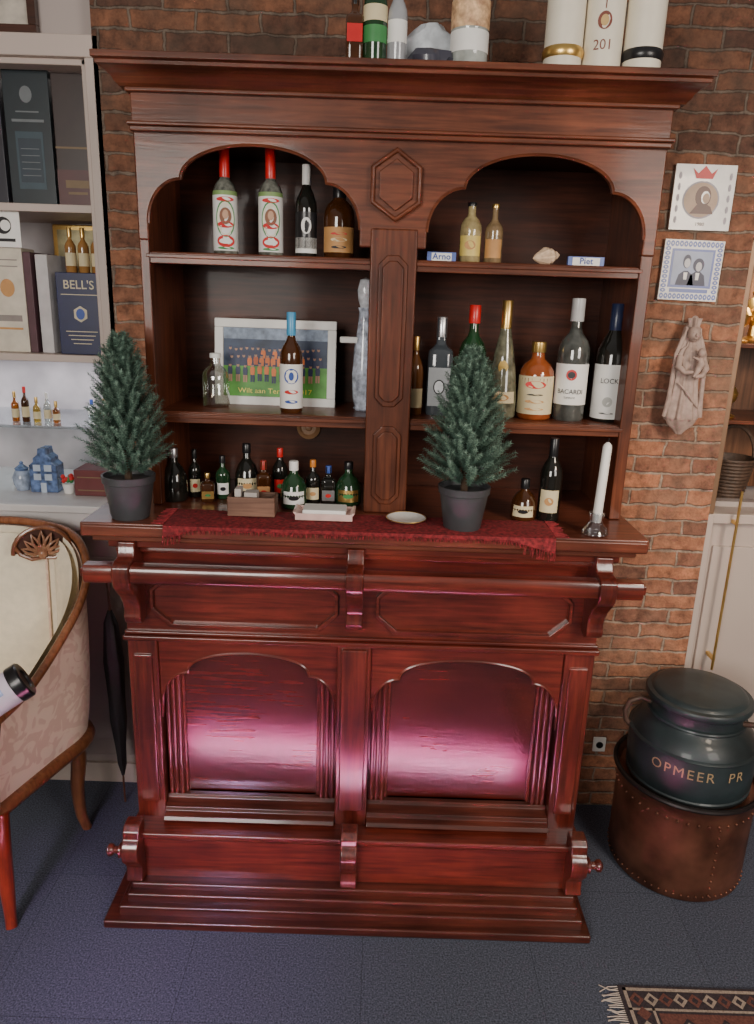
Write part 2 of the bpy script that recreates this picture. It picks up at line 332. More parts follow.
# ------------------------------------------------------------ BAR COUNTER
bar=thing('bar_counter','glossy red-stained mahogany bar counter with arched panels and stepped plinth','bar counter',(-.03,1.8,0))
def Lb(g): g.v=[(a+.03,b-1.8,c) for a,b,c in g.v]; return g
part('countertop',Lb(G().box(-.665,.612,1.578,2.045,1.018,1.052).box(-.660,.607,1.570,1.60,1.022,1.048).box(-.645,.592,1.592,2.04,1.004,1.018)),CT,bar,.004)
part('body',Lb(G().box(-.600,.545,1.70,2.04,.06,1.004)),RV,bar,.003)
part('top_molding',Lb(G().box(-.615,.560,1.605,1.72,.985,1.005).box(-.605,.552,1.622,1.72,.968,.986)),RH,bar,.004)
part('apron',Lb(G().box(-.598,.543,1.645,1.71,.745,.97)),RH,bar,.002)
for cx0,cx1 in ((-.535,-.085),(.005,.475)):
    po=[(cx0+.045,.775),(cx1-.045,.775),(cx1,.82),(cx1,.87),(cx1-.045,.915),(cx0+.045,.915),(cx0,.87),(cx0,.82)]
    cx=(cx0+cx1)/2; cz=.845
    g=G(); n=len(po); inn=[(cx+(x-cx)*.965,cz+(z-cz)*.86) for x,z in po]
    v=[(x,1.645,z) for x,z in po]+[(x,1.633,z) for x,z in po]+[(x,1.633,z) for x,z in inn]+[(x,1.645,z) for x,z in inn]
    f=[]
    for r in range(3):
        for i in range(n): f.append((r*n+i,r*n+(i+1)%n,(r+1)*n+(i+1)%n,(r+1)*n+i))
    g.add(v,f); part('apron_panel',Lb(g),RH,bar,.002)
part('waist_molding',Lb(G().box(-.605,.550,1.628,1.71,.738,.752).box(-.602,.547,1.636,1.71,.752,.762)),RH,bar,.004)
rp=[(1.550,.918),(1.545,.926),(1.545,.952),(1.550,.960),(1.580,.960),(1.585,.952),(1.585,.926),(1.580,.918)]
part('arm_rail',Lb(G().ext(rp,-.655,.603,'yz').box(.603,.612,1.556,1.574,.928,.950).box(-.664,-.655,1.556,1.574,.928,.950)),RH,bar,.003)
def corb(x,w=.04):
    p=[(1.65,1.004),(1.590,1.004),(1.588,.985),(1.580,.970),(1.556,.968),(1.540,.960),(1.536,.938),(1.542,.912),(1.560,.893),(1.582,.873),(1.598,.850),(1.604,.83),(1.600,.812),(1.606,.798),(1.622,.790),(1.65,.795)]
    return G().ext(p,x-w/2,x+w/2,'yz')
for x in (-.568,-.045,.522): part('corbel',Lb(corb(x)),RV,bar,.004)
part('post',Lb(G().box(-.598,-.525,1.640,1.72,.06,.74).box(-.585,-.538,1.634,1.645,.28,.70)),RV,bar,.004)
part('post',Lb(G().box(-.085,-.002,1.632,1.72,.06,.74).box(-.075,-.012,1.622,1.64,.28,.735)),RV,bar,.004)
part('post',Lb(G().box(.470,.543,1.640,1.72,.06,.74).box(.483,.530,1.634,1.645,.28,.70)),RV,bar,.004)
for a,b in ((-.525,-.085),(-.002,.470)):
    cx=(a+b)/2; hw=(b-a)/2-.004
    A=scallop(cx,hw,.560,hw-.066,.648,.704,pw=.85)
    part('arched_panel_frame',Lb(G().ext([(a,.52),(cx-hw,.52)]+A+[(cx+hw,.52),(b,.52),(b,.74),(a,.74)],1.648,1.665)),RH,bar,.003)
    part('arch_bead',Lb(G().tube([(x,1.648,z) for x,z in A],.003,6)),RH,bar)
    for s0 in (a+.003,b-.045):
        g=G().box(s0,s0+.042,1.672,1.70,.27,.70)
        for k in range(3): g.tube([(s0+.007+.014*k,1.670,.275),(s0+.007+.014*k,1.670,.69)],.0060,10)
        part('reeded_pilaster',Lb(g),RV,bar)
    part('field_panel',Lb(G().box(a+.048,b-.048,1.684,1.70,.27,.70)),RP,bar)
    part('panel_molding',Lb(G().box(a+.044,a+.052,1.676,1.70,.27,.70).box(b-.052,b-.044,1.676,1.70,.27,.70).box(a+.052,b-.052,1.674,1.70,.27,.285)),RH,bar,.003)
    part('sill_molding',Lb(G().ext([(1.70,.285),(1.664,.285),(1.660,.276),(1.650,.270),(1.636,.266),(1.632,.256),(1.618,.250),(1.612,.240),(1.70,.20)],a,b,'yz')),RD_,bar,.002)
part('foot_board',Lb(G().box(-.595,.540,1.588,1.72,.088,.215)),RH,bar,.003)
part('foot_board_cap',Lb(G().box(-.605,.550,1.572,1.72,.215,.232).box(-.600,.545,1.580,1.72,.206,.216)),RH,bar,.005)
def corb2(x,w=.04):
    p=[(1.60,.262),(1.565,.262),(1.552,.248),(1.550,.230),(1.536,.218),(1.530,.198),(1.534,.175),(1.550,.155),(1.562,.138),(1.562,.115),(1.556,.10),(1.566,.090),(1.60,.090)]
    return G().ext(p,x-w/2,x+w/2,'yz')
for x in (-.590,-.043,.535): part('corbel',Lb(corb2(x,.042)),RV,bar,.004)
for x,s in ((-.611,-1),(.556,1)):
    part('knob',G().lathe([(0,0),(.016,0),(.020,.008),(.010,.013),(.009,.022),(.015,.028),(.016,.036),(.008,.042),(0,.044)],16),RV,bar,loc=(x+.03,-.245,.195),rot=(0,s*pi/2,0))
st=[(1.560,.090,.600,.546),(1.540,.074,.606,.550),(1.524,.050,.624,.562),(1.502,.024,.657,.580)]
g=G()
for i,(y,z,xl,xr) in enumerate(st): g.box(-xl,xr-.004,y,2.04,0,z)
part('plinth',Lb(g),RD_,bar,.006)

# ------------------------------------------------------------ bottles
PR={
'round':[(0,.0),(.92,0),(1,.02),(1,.56),(.97,.61),(.8,.67),(.45,.73),(.33,.78),(.31,.97),(.36,.97),(.36,1)],
'gin':[(0,0),(.9,0),(1,.02),(.99,.54),(.95,.61),(.75,.67),(.45,.71),(.38,.74),(.36,1)],
'wine':[(0,0),(.93,0),(1,.02),(1,.54),(.94,.62),(.7,.70),(.42,.77),(.34,.82),(.34,1)],
'squat':[(0,0),(.9,0),(1,.03),(1,.55),(.96,.64),(.75,.73),(.42,.79),(.36,.84),(.36,1)],
'taper':[(0,0),(.9,0),(1,.02),(1,.18),(.85,.40),(.6,.60),(.38,.74),(.3,.82),(.3,1)],
'dome':[(0,0),(.9,0),(1,.05),(1,.3),(.93,.48),(.7,.63),(.4,.72),(.3,.76),(.3,1)],
'square':[(0,0),(.95,0),(1,.02),(1,.62),(.95,.67),(.6,.71),(.4,.74),(.36,.8),(.36,1)],
}
def rot_to_cam(x,y): return -math.atan2(x,y)
def rad(kind,R,t):
    p=PR[kind]
    for (r0,t0),(r1,t1) in zip(p[1:],p[2:]):
        if t0<=t<=t1: return R*(r0+(r1-r0)*(t-t0)/max(t1-t0,1e-6))
    return R*p[-1][0]
def bottle(x,y,z,R,H,kind,gl,cap,caph,labels,lab,group,texts=(),name='liquor_bottle',cat='bottle',ovals=()):
    t=thing(name,lab,cat,(x,y,z+.0005),(0,0,rot_to_cam(x,y)),group)
    p=[(r*R,h*H) for r,h in PR[kind]]; pw=5 if kind=='square' else None
    part('glass_body',G().lathe(p,28,power=pw),gl,t,ang=60)
    if cap:
        rn=PR[kind][-1][0]*R
        part('cap',G().lathe([(rn*1.14,H-caph),(rn*1.16,H-caph+.001),(rn*1.14,H+.0015),(rn*1.05,H+.003),(0,H+.003)],20),cap,t)
    for i,(m,z0,z1,half) in enumerate(labels):
        r0=rad(kind,R,z0)+.0006; r1=rad(kind,R,z1)+.0006
        g=G()
        if pw: w=R*.86; g.box(-w,w,-R-.001,-R,z0*H,z1*H)
        else: g.arc(r0,z0*H,z1*H,half,rtop=r1)
        ms=[m]
        for (cz,rx,rz,mo,cxo) in ovals if i==0 else ():
            ms.append(mo); g.oval(cxo,cz*H,rx,rz,-R-.0016-.0001*len(ms),len(ms)-1,R=None if pw else rad(kind,R,cz)+.001+.0002*len(ms))
        for (s,sz,cz,mt,ro) in texts if i==0 else ():
            ms.append(mt); g.text(s,sz,0,(-R-.0028) if pw else 0,cz*H,len(ms)-1,R=None if pw else rad(kind,R,cz)+.0025,rot=ro)
        part('label',g,ms,t)
    return t
S1=1.638; S2=1.280; CTZ=1.052
gT='bottles on the upper cabinet shelf'; gM='bottles on the middle cabinet shelf'; gC='small bottles on the counter inside the cabinet'; gA='bottles on top of the cabinet'
PBR=mat('print_brown',(.25,.1,.05),.5); PGR=mat('label_green_gold',(.22,.34,.12),.5)
for x in (-.373,-.268):
    bottle(x,1.83,S1,.028,.230,'gin',GPAL,RED,.062,[(WHITE,.04,.56,1.5),(PGR,.56,.60,1.5)],'clear bottle with tall red cap and white, red and green label',gT,
      ovals=((.34,.023,.040,GREEN,0),(.34,.020,.036,mat('label_ivory',(.8,.76,.6),.5),0),(.365,.014,.018,PBR,0),(.38,.007,.010,mat('print_face',(.6,.35,.22),.5),0),(.285,.019,.007,RED,0),(.52,.021,.005,RED,0),(.13,.021,.013,RED,0),(.13,.016,.006,WHITE,0),(.065,.020,.003,GREEN,0)))
bottle(-.186,1.83,S1,.025,.198,'wine',GDRK,WHITE,.04,[(BLACK,.1,.5,1.3),(WHITE,.05,.22,1.3)],'black wine bottle with white neck capsule and black and white label',gT,ovals=((.35,.012,.018,WHITE,0),(.35,.004,.012,BLACK,0)))
bottle(-.110,1.83,S1,.036,.162,'squat',GBRN,BLACK,.03,[(TAN,.08,.42,1.2)],'stubby brown whisky bottle with tan label and black cap',gT,ovals=((.25,.02,.004,CREAML,0),(.33,.02,.003,RED,0),(.15,.018,.003,BLACK,0)))
bottle(.196,1.83,S1,.025,.130,'squat',mat('yellow_filled_glass',(.34,.27,.13),.1,coat=.6,var=.4,scale=50),BLACK,.006,[(mat('yellow_label',(.72,.55,.15),.5),.12,.46,1.1)],'small clear bottle with yellow label',gT,ovals=((.3,.013,.01,TAN,0),))
bottle(.250,1.83,S1,.021,.128,'round',mat('amber_filled_glass',(.22,.15,.08),.1,coat=.6,var=.4,scale=50),GOLD,.006,[(TAN,.1,.42,1.0)],'small amber glass bottle with faded label',gT)
bottle(-.410,1.85,S2,.033,.128,'squat',glass('empty_glass',(.88,.9,.86),.22),WHITE,.008,[],'small empty clear glass bottle with cork top',gM)
bottle(-.217,1.80,S2,.027,.232,'round',GBRN,mat('light_blue_cap',(.08,.35,.6),.3),.05,[(WHITE,.05,.5,1.5)],'whisky bottle with light blue cap and white label',gM,
   ovals=((.38,.018,.018,BLUE,0),(.38,.014,.014,WHITE,0),(.22,.017,.005,RED,0),(.12,.016,.004,BLUE,0),(.38,.006,.010,BLUE,0)))
bottle(.082,1.83,S2,.020,.185,'wine',mat('amber_dark',(.16,.06,.015),.1,coat=.6),GOLD,.03,[(CREAML,.1,.35,1.2)],'slim amber liqueur bottle beside the pilaster',gM)
bottle(.143,1.85,S2,.031,.232,'square',mat('smoked_glass',(.05,.06,.07),.08,coat=.7),SILV,.045,[(mat('grey_label',(.28,.3,.32),.4),.1,.5,1)],'square smoked-glass bottle with grey label',gM,ovals=((.3,.014,.018,BLACK,0),(.3,.011,.015,SILV,0)))
bottle(.222,1.86,S2,.034,.262,'round',GGRN,RED,.04,[(GREEN,.1,.45,1.2)],'dark green bottle with red cap, half hidden by the tree',gM)
bottle(.295,1.83,S2,.037,.275,'taper',mat('straw_filled_glass',(.15,.15,.10),.06,coat=.8,var=.6,scale=50),GOLD,.075,[(CREAML,.14,.24,1.0)],'tall tapering clear bottle with gold neck',gM,ovals=((.19,.02,.008,TAN,0),(.45,.012,.016,GOLD,0)))
bottle(.378,1.83,S2,.042,.182,'squat',mat('orange_filled_glass',(.28,.07,.02),.08,coat=.7,var=.3),GOLD,.022,[(CREAML,.08,.58,1.5)],'squat bottle with gold cap and cream label',gM,ovals=((.47,.026,.009,RED,0),(.25,.024,.004,TAN,0),(.15,.024,.003,TAN,0),(.34,.020,.002,BLACK,0)))
bottle(.463,1.83,S2,.038,.285,'round',mat('clear_filled_glass',(.07,.075,.07),.05,coat=1,var=.6,scale=30),mat('grey_cap',(.5,.5,.5),.3),.05,[(WHITE,.14,.48,1.45)],'tall clear rum bottle with white label and black lettering',gM,
   texts=(('BACARDI',.0155,.25,BLACK,0),('SUPERIOR',.006,.20,BLACK,0)),ovals=((.39,.013,.013,RED,0),(.39,.009,.008,BLACK,0)))
bottle(.557,1.83,S2,.038,.276,'wine',GDRK,mat('dark_blue_capsule',(.02,.03,.08),.3),.06,[(WHITE,.03,.50,1.45)],'dark wine bottle with large white label',gM,texts=(('LOCK',.0165,.36,BLACK,0),),ovals=((.18,.012,.012,mat('label_grey',(.45,.45,.42),.5),0),(.08,.018,.002,BLACK,0)))
t=thing('decanter','tall slim white and blue decanter half behind the pilaster','decanter',(-.045,1.87,S2+.0005),(0,0,0),gM)
part('glass_body',G().lathe([(0,0),(.02,0),(.024,.004),(.02,.01),(.026,.03),(.028,.09),(.024,.15),(.018,.2),(.014,.24),(.017,.25)],24,fn=lambda r,a,z:r*(1+.05*cos(8*a+z*40))),mat('delft_pattern',(.48,.53,.66),.15,coat=.6,var=.6,scale=60),t)
part('stopper',G().lathe([(0,.25),(.012,.25),(.018,.27),(.02,.29),(.014,.315),(0,.32)],14),mat('crystal_pale',(.6,.62,.66),.12,coat=.6,var=.3,scale=70),t)
part('stopper_arm',G().box(-.060,-.008,-.012,.0,.165,.180),WHITE,t,.003,label='white arm')
cl=[(-.507,1.79,.032,.128,'dome',GDRK,SILV,.02,'dark dome-shaped miniature bottle with long neck'),
(-.466,1.83,.016,.118,'round',GDRK,BLACK,.02,'slim black miniature bottle'),
(-.425,1.79,.017,.068,'square',GBRN,GOLD,.01,'tiny brown miniature bottle'),
(-.393,1.82,.018,.106,'round',GGRN,BLACK,.015,'green miniature bottle with label'),
(-.335,1.84,.031,.135,'dome',GDRK,BLACK,.02,'dark rounded bottle with pale label'),
(-.288,1.81,.018,.10,'square',GBRN,mat('red_wax',(.4,.03,.02),.4),.02,'brown miniature with red cap'),
(-.252,1.85,.020,.125,'wine',GDRK,RED,.02,'dark miniature with red cap'),
(-.206,1.76,.033,.112,'dome',GGRN,WHITE,.02,'rounded green bottle with white cap and label'),
(-.163,1.80,.019,.108,'round',GDRK,mat('orange_cap',(.6,.2,.03),.4),.015,'dark miniature with orange cap'),
(-.124,1.80,.018,.094,'square',GDRK,BLUE,.015,'square dark miniature with blue cap'),
(-.074,1.80,.033,.106,'dome',GGRN,BLACK,.015,'rounded green liqueur bottle with black cap'),
(.352,1.72,.031,.096,'dome',GBRN,BLACK,.02,'small dome bottle with cream label'),
(.412,1.72,.027,.196,'wine',GDRK,BLACK,.04,'tall dark bottle with paper label')]
LBL=[None,CREAML,GOLD,WHITE,CREAML,TAN,RED,WHITE,CREAML,SILV,GOLD,CREAML,CREAML]
for i,(x,y,R,H,k,gl,cp,ch,lb) in enumerate(cl):
    bottle(x,y,CTZ,R,H,k,gl,cp,ch,[(LBL[i],.12,.4,.85)] if LBL[i] else [],lb,gC,ovals=((.26,R*.4,H*.05,(TAN,RED,GREEN,BLACK)[i%4],0),) if LBL[i] else ())
T=2.006
bottle(-.077,1.70,T,.018,.128,'square',GBRN,BLACK,.02,[(RED,.3,.55,1)],'small brown bottle with red label',gA)
bottle(-.036,1.70,T,.024,.19,'round',GGRN,BLACK,.03,[(GREEN,.2,.36,1.4),(CREAML,.40,.55,1.4)],'green bottle with green and cream labels',gA)
bottle(.009,1.70,T,.020,.16,'wine',mat('silver_bottle',(.35,.36,.38),.15,coat=.6),RED,.02,[(WHITE,.25,.5,1.2)],'small silvery bottle with white label',gA)
bottle(.155,1.70,T,.038,.21,'round',mat('pale_filled_glass_top',(.40,.43,.40),.08,coat=.6,var=.3),GOLD,.03,[(WHITE,.12,.3,1.5),(mat('orange_label',(.8,.45,.25),.5,var=.5,scale=70),.32,.56,1.5)],'large bottle with orange and white label',gA)
def bag(r,a,z): return r*(1+.22*sin(3*a+z*60)+.1*sin(7*a-z*90))
solo('plastic_bag',G().lathe([(0,0),(.05,.0),(.060,.02),(.058,.05),(.050,.07),(.03,.09),(.022,.10),(0,.105)],36,fn=bag,sy=.55),mat('white_plastic',(.62,.66,.7),.25,coat=.5,var=.25,scale=40),'crumpled translucent white plastic bag on the cabinet','bag',(.082,1.77,T))
solo('wrapped_bundle',G().lathe([(0,0),(.040,.0),(.046,.014),(.036,.026),(0,.032)],24,fn=bag,sy=.45),mat('dark_bundle',(.05,.05,.07),.3,coat=.5),'dark glossy wrapped bundle on top of the cabinet','bundle',(.075,1.68,T))
for x,bm,dec,lb in ((.345,GOLD,GOLD,'thick ivory pillar candle with gold band'),(.424,WHITE,mat('brown_print',(.2,.05,.03),.5),'thick ivory pillar candle with painted year'),(.506,BLACK,None,'thick ivory pillar candle with black band')):
    t=thing('pillar_candle',lb,'candle',(x,1.70,T),(0,0,rot_to_cam(x,1.7)),group='thick candles on top of the cabinet')
    part('wax',G().lathe([(0,0),(.038,0),(.038,.2),(.034,.203),(.01,.198),(0,.197)],32),mat('ivory_wax',(.82,.76,.62),.4,var=.04),t)
    part('wick',G().tube([(0,0,.195),(0,0,.215)],.0015,6),BLACK,t)
    if bm!=WHITE: part('band',G().lathe([(.0385,.022),(.041,.027),(.0415,.036),(.0385,.042)],44,fn=lambda r,a,z:r*(1+.025*sin(22*a))),bm,t)
    else:
        part('decoration',G().text('201',.026,0,0,.042,0,R=.0386).oval(0,.085,.014,.016,0,0,R=.0386).oval(0,.085,.008,.010,0,1,R=.0389).box(-.001,.001,-.0392,-.0388,.105,.135,0),[dec,mat('gold_print',(.6,.4,.15),.4)],t)

for x,s,w,r in ((.128,'Arno',.066,.05),(.458,'Piet',.082,0)):
    t=thing('name_plate','small blue and white enamel name plate on the shelf','name plate',(x,1.785,S1),(0,0,r),'name plates on the upper shelf')
    part('plate',G().box(-w/2,w/2,0,.012,0,.021).box(-w/2+.010,w/2-.010,-.0008,.001,.002,.019,1),[mat('plate_blue',(.10,.16,.45),.35),WHITE],t)
    part('lettering',G().text(s,.019,0,-.002,.011,0,bold=.0003,gap=1.05),BLUE,t)
def shellf(r,a,z): return r*(1+.12*abs(sin(6*a)))
solo('seashell',G().lathe([(0,-.035),(.006,-.03),(.012,-.018),(.019,-.004),(.017,.004),(.014,.006),(.015,.012),(.011,.018),(.008,.02),(.008,.025),(.004,.03),(0,.034)],32,fn=shellf),mat('shell_cream',(.75,.55,.38),.5,var=.25,scale=60),'cream and tan conch seashell','shell',(.368,1.79,S1+.019),(0,pi/2-.15,.3))

# ------------------------------------------------------------ team photo
pf=thing('picture_frame','white framed football team photograph leaning on the shelf','picture frame',(-.272,1.90,S2),(-.10,0,-.03))
W,H=.31,.215
fr=G(); fr.box(-W/2,W/2,0,.012,0,.022).box(-W/2,W/2,0,.012,H-.022,H).box(-W/2,-W/2+.022,0,.012,.022,H-.022).box(W/2-.022,W/2,0,.012,.022,H-.022)
part('frame_border',fr,WHITE,pf,.002)
x0,x1,z0,z1=-W/2+.02,W/2-.02,.02,H-.02
SKIN=mat('print_skin',(.45,.25,.16),.5); ORG=mat('print_orange',(.80,.20,.04),.5); NAVY=mat('print_navy',(.03,.04,.1),.5); GRS=mat('print_grass',(.10,.34,.05),.5,var=.3); TREES=mat('print_trees',(.03,.05,.10),.5,var=.5); YEL=mat('print_yellow',(.9,.8,.1),.4); SKY=mat('print_sky',(.22,.28,.38),.5,var=.4,scale=60)
ORD=mat('print_orange_dark',(.60,.12,.03),.5)
g=G().box(x0,x1,.005,.010,z0,z0+.078,0).box(x0,x1,.005,.010,z0+.078,z1,1).box(x0,x1,.0045,.0055,z1-.03,z1,6)
rnd=random.Random(12)
def fig(cx,zb,h,y,col,hw):
    g.add([(cx-hw*.8,y,zb),(cx+hw*.8,y,zb),(cx+hw,y,zb+h*.62),(cx+hw*.75,y,zb+h),(cx-hw*.75,y,zb+h),(cx-hw,y,zb+h*.62)],[(0,1,2,3,4,5)],col)
    g.oval(cx,zb+h+.0035,.0036,.0048,y-.0002,4,seg=10); g.oval(cx,zb+h+.0065,.0037,.0022,y-.0003,3,seg=8)
for row,(n,zb,h) in enumerate(((17,z0+.098,.020),(16,z0+.079,.020),(13,z0+.056,.020))):
    for k in range(n):
        cx=x0+.020+(x1-x0-.040)*(k+.3*(row%2))/(n-1+.3)+rnd.uniform(-.001,.001); y=.0042-.0007*row; zz=zb+rnd.uniform(-.002,.003)
        org=(3<=k<n-3) and row>0 or (row==0 and 5<=k<11 and k%2==0)
        c=(2 if rnd.random()<.7 else 7) if org else 3
        fig(cx,zz,h,y,c,.0062)
        if row==2:
            for s in (-1,1): g.add([(cx+s*.003-.0022,y,zz-.018),(cx+s*.003+.0022,y,zz-.018),(cx+s*.003+.0025,y,zz),(cx+s*.003-.0025,y,zz)],[(0,1,2,3)],3 if org else 4)
g.text('Wilt aan Ter Sel  2017',.018,0,.0022,z0+.016,5,stretch=1.15)
part('photograph',g,[GRS,TREES,ORG,NAVY,SKIN,YEL,SKY,ORD],pf)

# ------------------------------------------------------------ fir trees
FIRM=mat('fir_needles',(.075,.140,.105),.65,var=.4,scale=70)
FIRL=mat('fir_needles_tip',(.16,.25,.19),.6,var=.35,scale=70)
def fir(x,y,z,Ht,rm,seed,lab,rp=.056):
    rnd=random.Random(seed)
    t=thing('potted_fir_tree',lab,'potted plant',(x,y,z+.0005),group='small artificial fir trees on the counter')
    ph=.10
    part('pot',G().lathe([(0,0),(rp*.72,0),(rp*.76,.004),(rp*.98,ph-.018),(rp*1.04,ph-.016),(rp*1.06,ph),(rp*.98,ph),(rp*.94,ph-.012),(0,ph-.014)],40),POT,t)
    part('trunk',G().tube([(0,0,ph-.02),(0,0,Ht*.5),(0,0,Ht*.86)],[.009,.006,.002],8),mat('bark',(.06,.035,.02),.9),t)
    g=G(); N=500; zb=ph+.020
    for i in range(N):
        u=(i+.5)/N; tt=u**1.02
        a=i*2.39996+rnd.uniform(-.25,.25)
        zz=zb+(Ht-zb)*tt*.88
        env=rm*(min(1,(1-tt)**.52+.10))*min(1,.84+tt*4)
        ln=env*rnd.uniform(.66,1.08)
        up=rnd.uniform(.35,1.0)+.7*tt
        d=Vector((cos(a),sin(a),up)).normalized()
        L_=min(max(ln*.80,.030),.068); st=Vector((cos(a),sin(a),0))*max(ln-L_*.85,0)+Vector((0,0,zz-.012))
        side=d.cross(Vector((0,0,1))).normalized(); bb=d.cross(side)
        nn=int(44+L_*420)
        for k in range(nn):
            s=(k+.5)/nn; p=st+d*(L_*s); an=k*2.39996
            o=(side*cos(an)+bb*sin(an)); nd=(o*1.0+d*.55).normalized(); nl=rnd.uniform(.010,.015)*(1-.35*s*s)
            w=nd.cross(d).normalized()*.0012
            g.add([p-w,p+w,p+nd*nl],[(0,1,2)],1 if (s>.45 and rnd.random()<.6) else 0)
    part('foliage',g,[FIRM,FIRL],t,label='dense grey-green needle foliage')
fir(-.566,1.630,CTZ,.440,.104,3,'small artificial fir tree in dark grey pot at counter end')
fir(.196,1.630,CTZ,.436,.106,5,'small artificial fir tree in dark grey pot near the pilaster')

# ------------------------------------------------------------ counter objects
RUN=mat('runner_red',(.20,.014,.018),.85,var=.6,scale=120,bump=.4)
def hang(x): return .008+.022*max(0,min(1,(x-.30)/.08))+.016*max(0,min(1,(-.41-x)/.05))
g=G(); nx=90
v=[];f=[]
for i in range(nx+1):
    x=-.475+.875*i/nx; hg=hang(x); ripple=.0025*sin(i*1.1)*(hg/.012)*.5
    for (y,z) in ((1.700,CTZ+.0015),(1.65,CTZ+.003+.0012*sin(i*.6)),(1.585,CTZ+.0025+.001*sin(i*.5)),(1.567,CTZ+.0005),(1.5645+ripple*.3,CTZ-hg*.5),(1.5635+ripple*.5-.002,CTZ-hg-.002*sin(i*.5))):
        v.append((x,y+(.004*sin(i*.3) if y>1.6 else 0),z))
for i in range(nx):
    for k in range(5): a=i*6+k; f.append((a,a+1,a+7,a+6))
g.add(v,f)
rn=thing('table_runner','red woven fringed table runner across the counter','table runner',(0,1.65,CTZ))
def Lr(q): q.v=[(a,b-1.65,c-CTZ) for a,b,c in q.v]; return q
part('cloth',Lr(g),RUN,rn)
g=G()
rnd=random.Random(2)
for i in range(190):
    x=-.475+.875*i/189+rnd.uniform(-.002,.002); hg=hang(x)
    ln=.005+.014*(x>.33)+.012*(x<-.43)+rnd.uniform(0,.003)
    g.tube([(x,1.561,CTZ-hg+.003),(x+rnd.uniform(-.004,.004),1.5595,CTZ-hg-ln)],.0012,4)
for s,xx in ((-1,-.475),(1,.40)):
    for i in range(26):
        y=1.572+.125*i/25; l=rnd.uniform(.018,.032)
        g.tube([(xx,y,CTZ+.003),(xx+s*l,y+rnd.uniform(-.006,.006),CTZ+.0025)],.0013,4)
q=part('fringe',Lr(g),RUN,rn); q['kind']='stuff'
RZ=CTZ+.0045
t=thing('wooden_box','small weathered brown wooden box with pale cards inside','box',(-.292,1.675,RZ))
part('box_body',G().box(-.055,.055,-.03,-.024,0,.046).box(-.055,.055,.024,.03,0,.046).box(-.055,-.049,-.024,.024,0,.046).box(.049,.055,-.024,.024,0,.046).box(-.049,.049,-.024,.024,0,.004),wood('box_wood',(.12,.06,.04),(.3,.17,.12),'x',rough=.6,coat=0),t,.002)
for k,(a,b,h) in enumerate(((-.04,-.025,.062),(-.018,.012,.054),)): part('card',G().box(a,b,-.016,.016,.004,h),mat('card_grey',(.5,.46,.42),.6),t,.001,label='grey paper card')
t=thing('serving_tray','shallow white rectangular tray with pink rim','tray',(-.122,1.665,RZ))
part('tray_body',G().ext([(-.058,0),(.058,0),(.072,.020),(.066,.020),(.054,.006),(-.054,.006),(-.066,.020),(-.072,.020)],-.035,.035).box(-.066,.066,-.037,-.034,.001,.017).box(-.066,.066,.034,.037,.001,.017),mat('pink_china',(.75,.52,.47),.3,coat=.4),t,.002)
part('napkin',G().box(-.05,.05,-.03,.03,.006,.024),WHITE,t,.003,label='folded white napkin')
solo('saucer',G().lathe([(0,.002),(.02,0),(.024,.001),(.045,.008),(.047,.0095),(.044,.0105),(.026,.004),(0,.004)],40).tube([(.0465*cos(2*pi*k/40),.0465*sin(2*pi*k/40),.0100) for k in range(40)],.0011,6,1,True),[mat('white_china',(.85,.83,.78),.2,coat=.5),GOLD],'small round white china saucer with gilded rim','saucer',(.068,1.650,RZ))
t=thing('candlestick','white taper candle in a clear glass holder','candle',(.497,1.612,CTZ+.0005))
part('glass_holder',G().lathe([(0,0),(.028,0),(.031,.004),(.027,.014),(.018,.024),(.013,.032),(.016,.040),(.018,.046),(.0175,.052),(.011,.052),(.011,.03)],12),glass('cut_glass',(.93,.95,.97),.16),t,.0015)
part('taper_candle',G().lathe([(0,.03),(.0105,.03),(.010,.20),(.0085,.207),(.0035,.212),(0,.213)],20),mat('white_wax',(.85,.83,.78),.35,var=.03),t,rot=(0,.03,0))
part('wick',G().tube([(0,0,.21),(.001,0,.222)],.001,5),BLACK,t,rot=(0,.03,0))

# ------------------------------------------------------------ tiles, statue, socket
t=thing('portrait_tile','white square wall tile with red crown and brown portrait','tile',(.802,2.045,1.748))
PX=[mat('tile_white',(.66,.63,.58),.3,coat=.3),mat('tile_brown',(.12,.055,.04),.4),mat('crown_red',(.55,.02,.02),.4),mat('tile_grey',(.33,.30,.33),.4),mat('tile_tan',(.42,.28,.18),.4)]
g=G().box(-.077,.077,-.008,0,0,.155,0)
g.oval(-.005,.072,.047,.045,-.0085,3,28).oval(-.005,.072,.043,.041,-.0088,4,28).oval(0,.080,.020,.025,-.0091,1).oval(.006,.078,.011,.015,-.0094,0).oval(.008,.076,.009,.012,-.0096,4).add([(-.030,-.0095,.039),(.030,-.0095,.039),(.022,-.0095,.056),(.008,-.0095,.064),(-.014,-.0095,.060)],[(0,1,2,3,4)],1)
g.add([(-.024,-.0092,.122),(.018,-.0092,.122),(.028,-.0092,.146),(.014,-.0092,.134),(-.003,-.0092,.152),(-.020,-.0092,.134),(-.034,-.0092,.146)],[(0,1,3),(0,3,4),(0,4,5),(1,2,3),(0,5,6)],2)
for k in (-1,1):
    for j in range(5): g.oval(k*.064,.024+.026*j,.004,.009,-.0088,3,8)
g.text('1980',.012,0,-.009,.014,1)
part('tile_face',g,PX,t)
t=thing('portrait_tile','blue and white wall tile with lace border and couple portrait','tile',(.797,2.045,1.574),(0,.015,0))
TB=mat('delft_blue',(.035,.075,.34),.35,coat=.2)
g=G().box(-.077,.077,-.008,0,0,.15,0).box(-.056,.056,-.0088,-.008,.032,.128,1).box(-.050,.050,-.0092,-.0088,.038,.122,3)
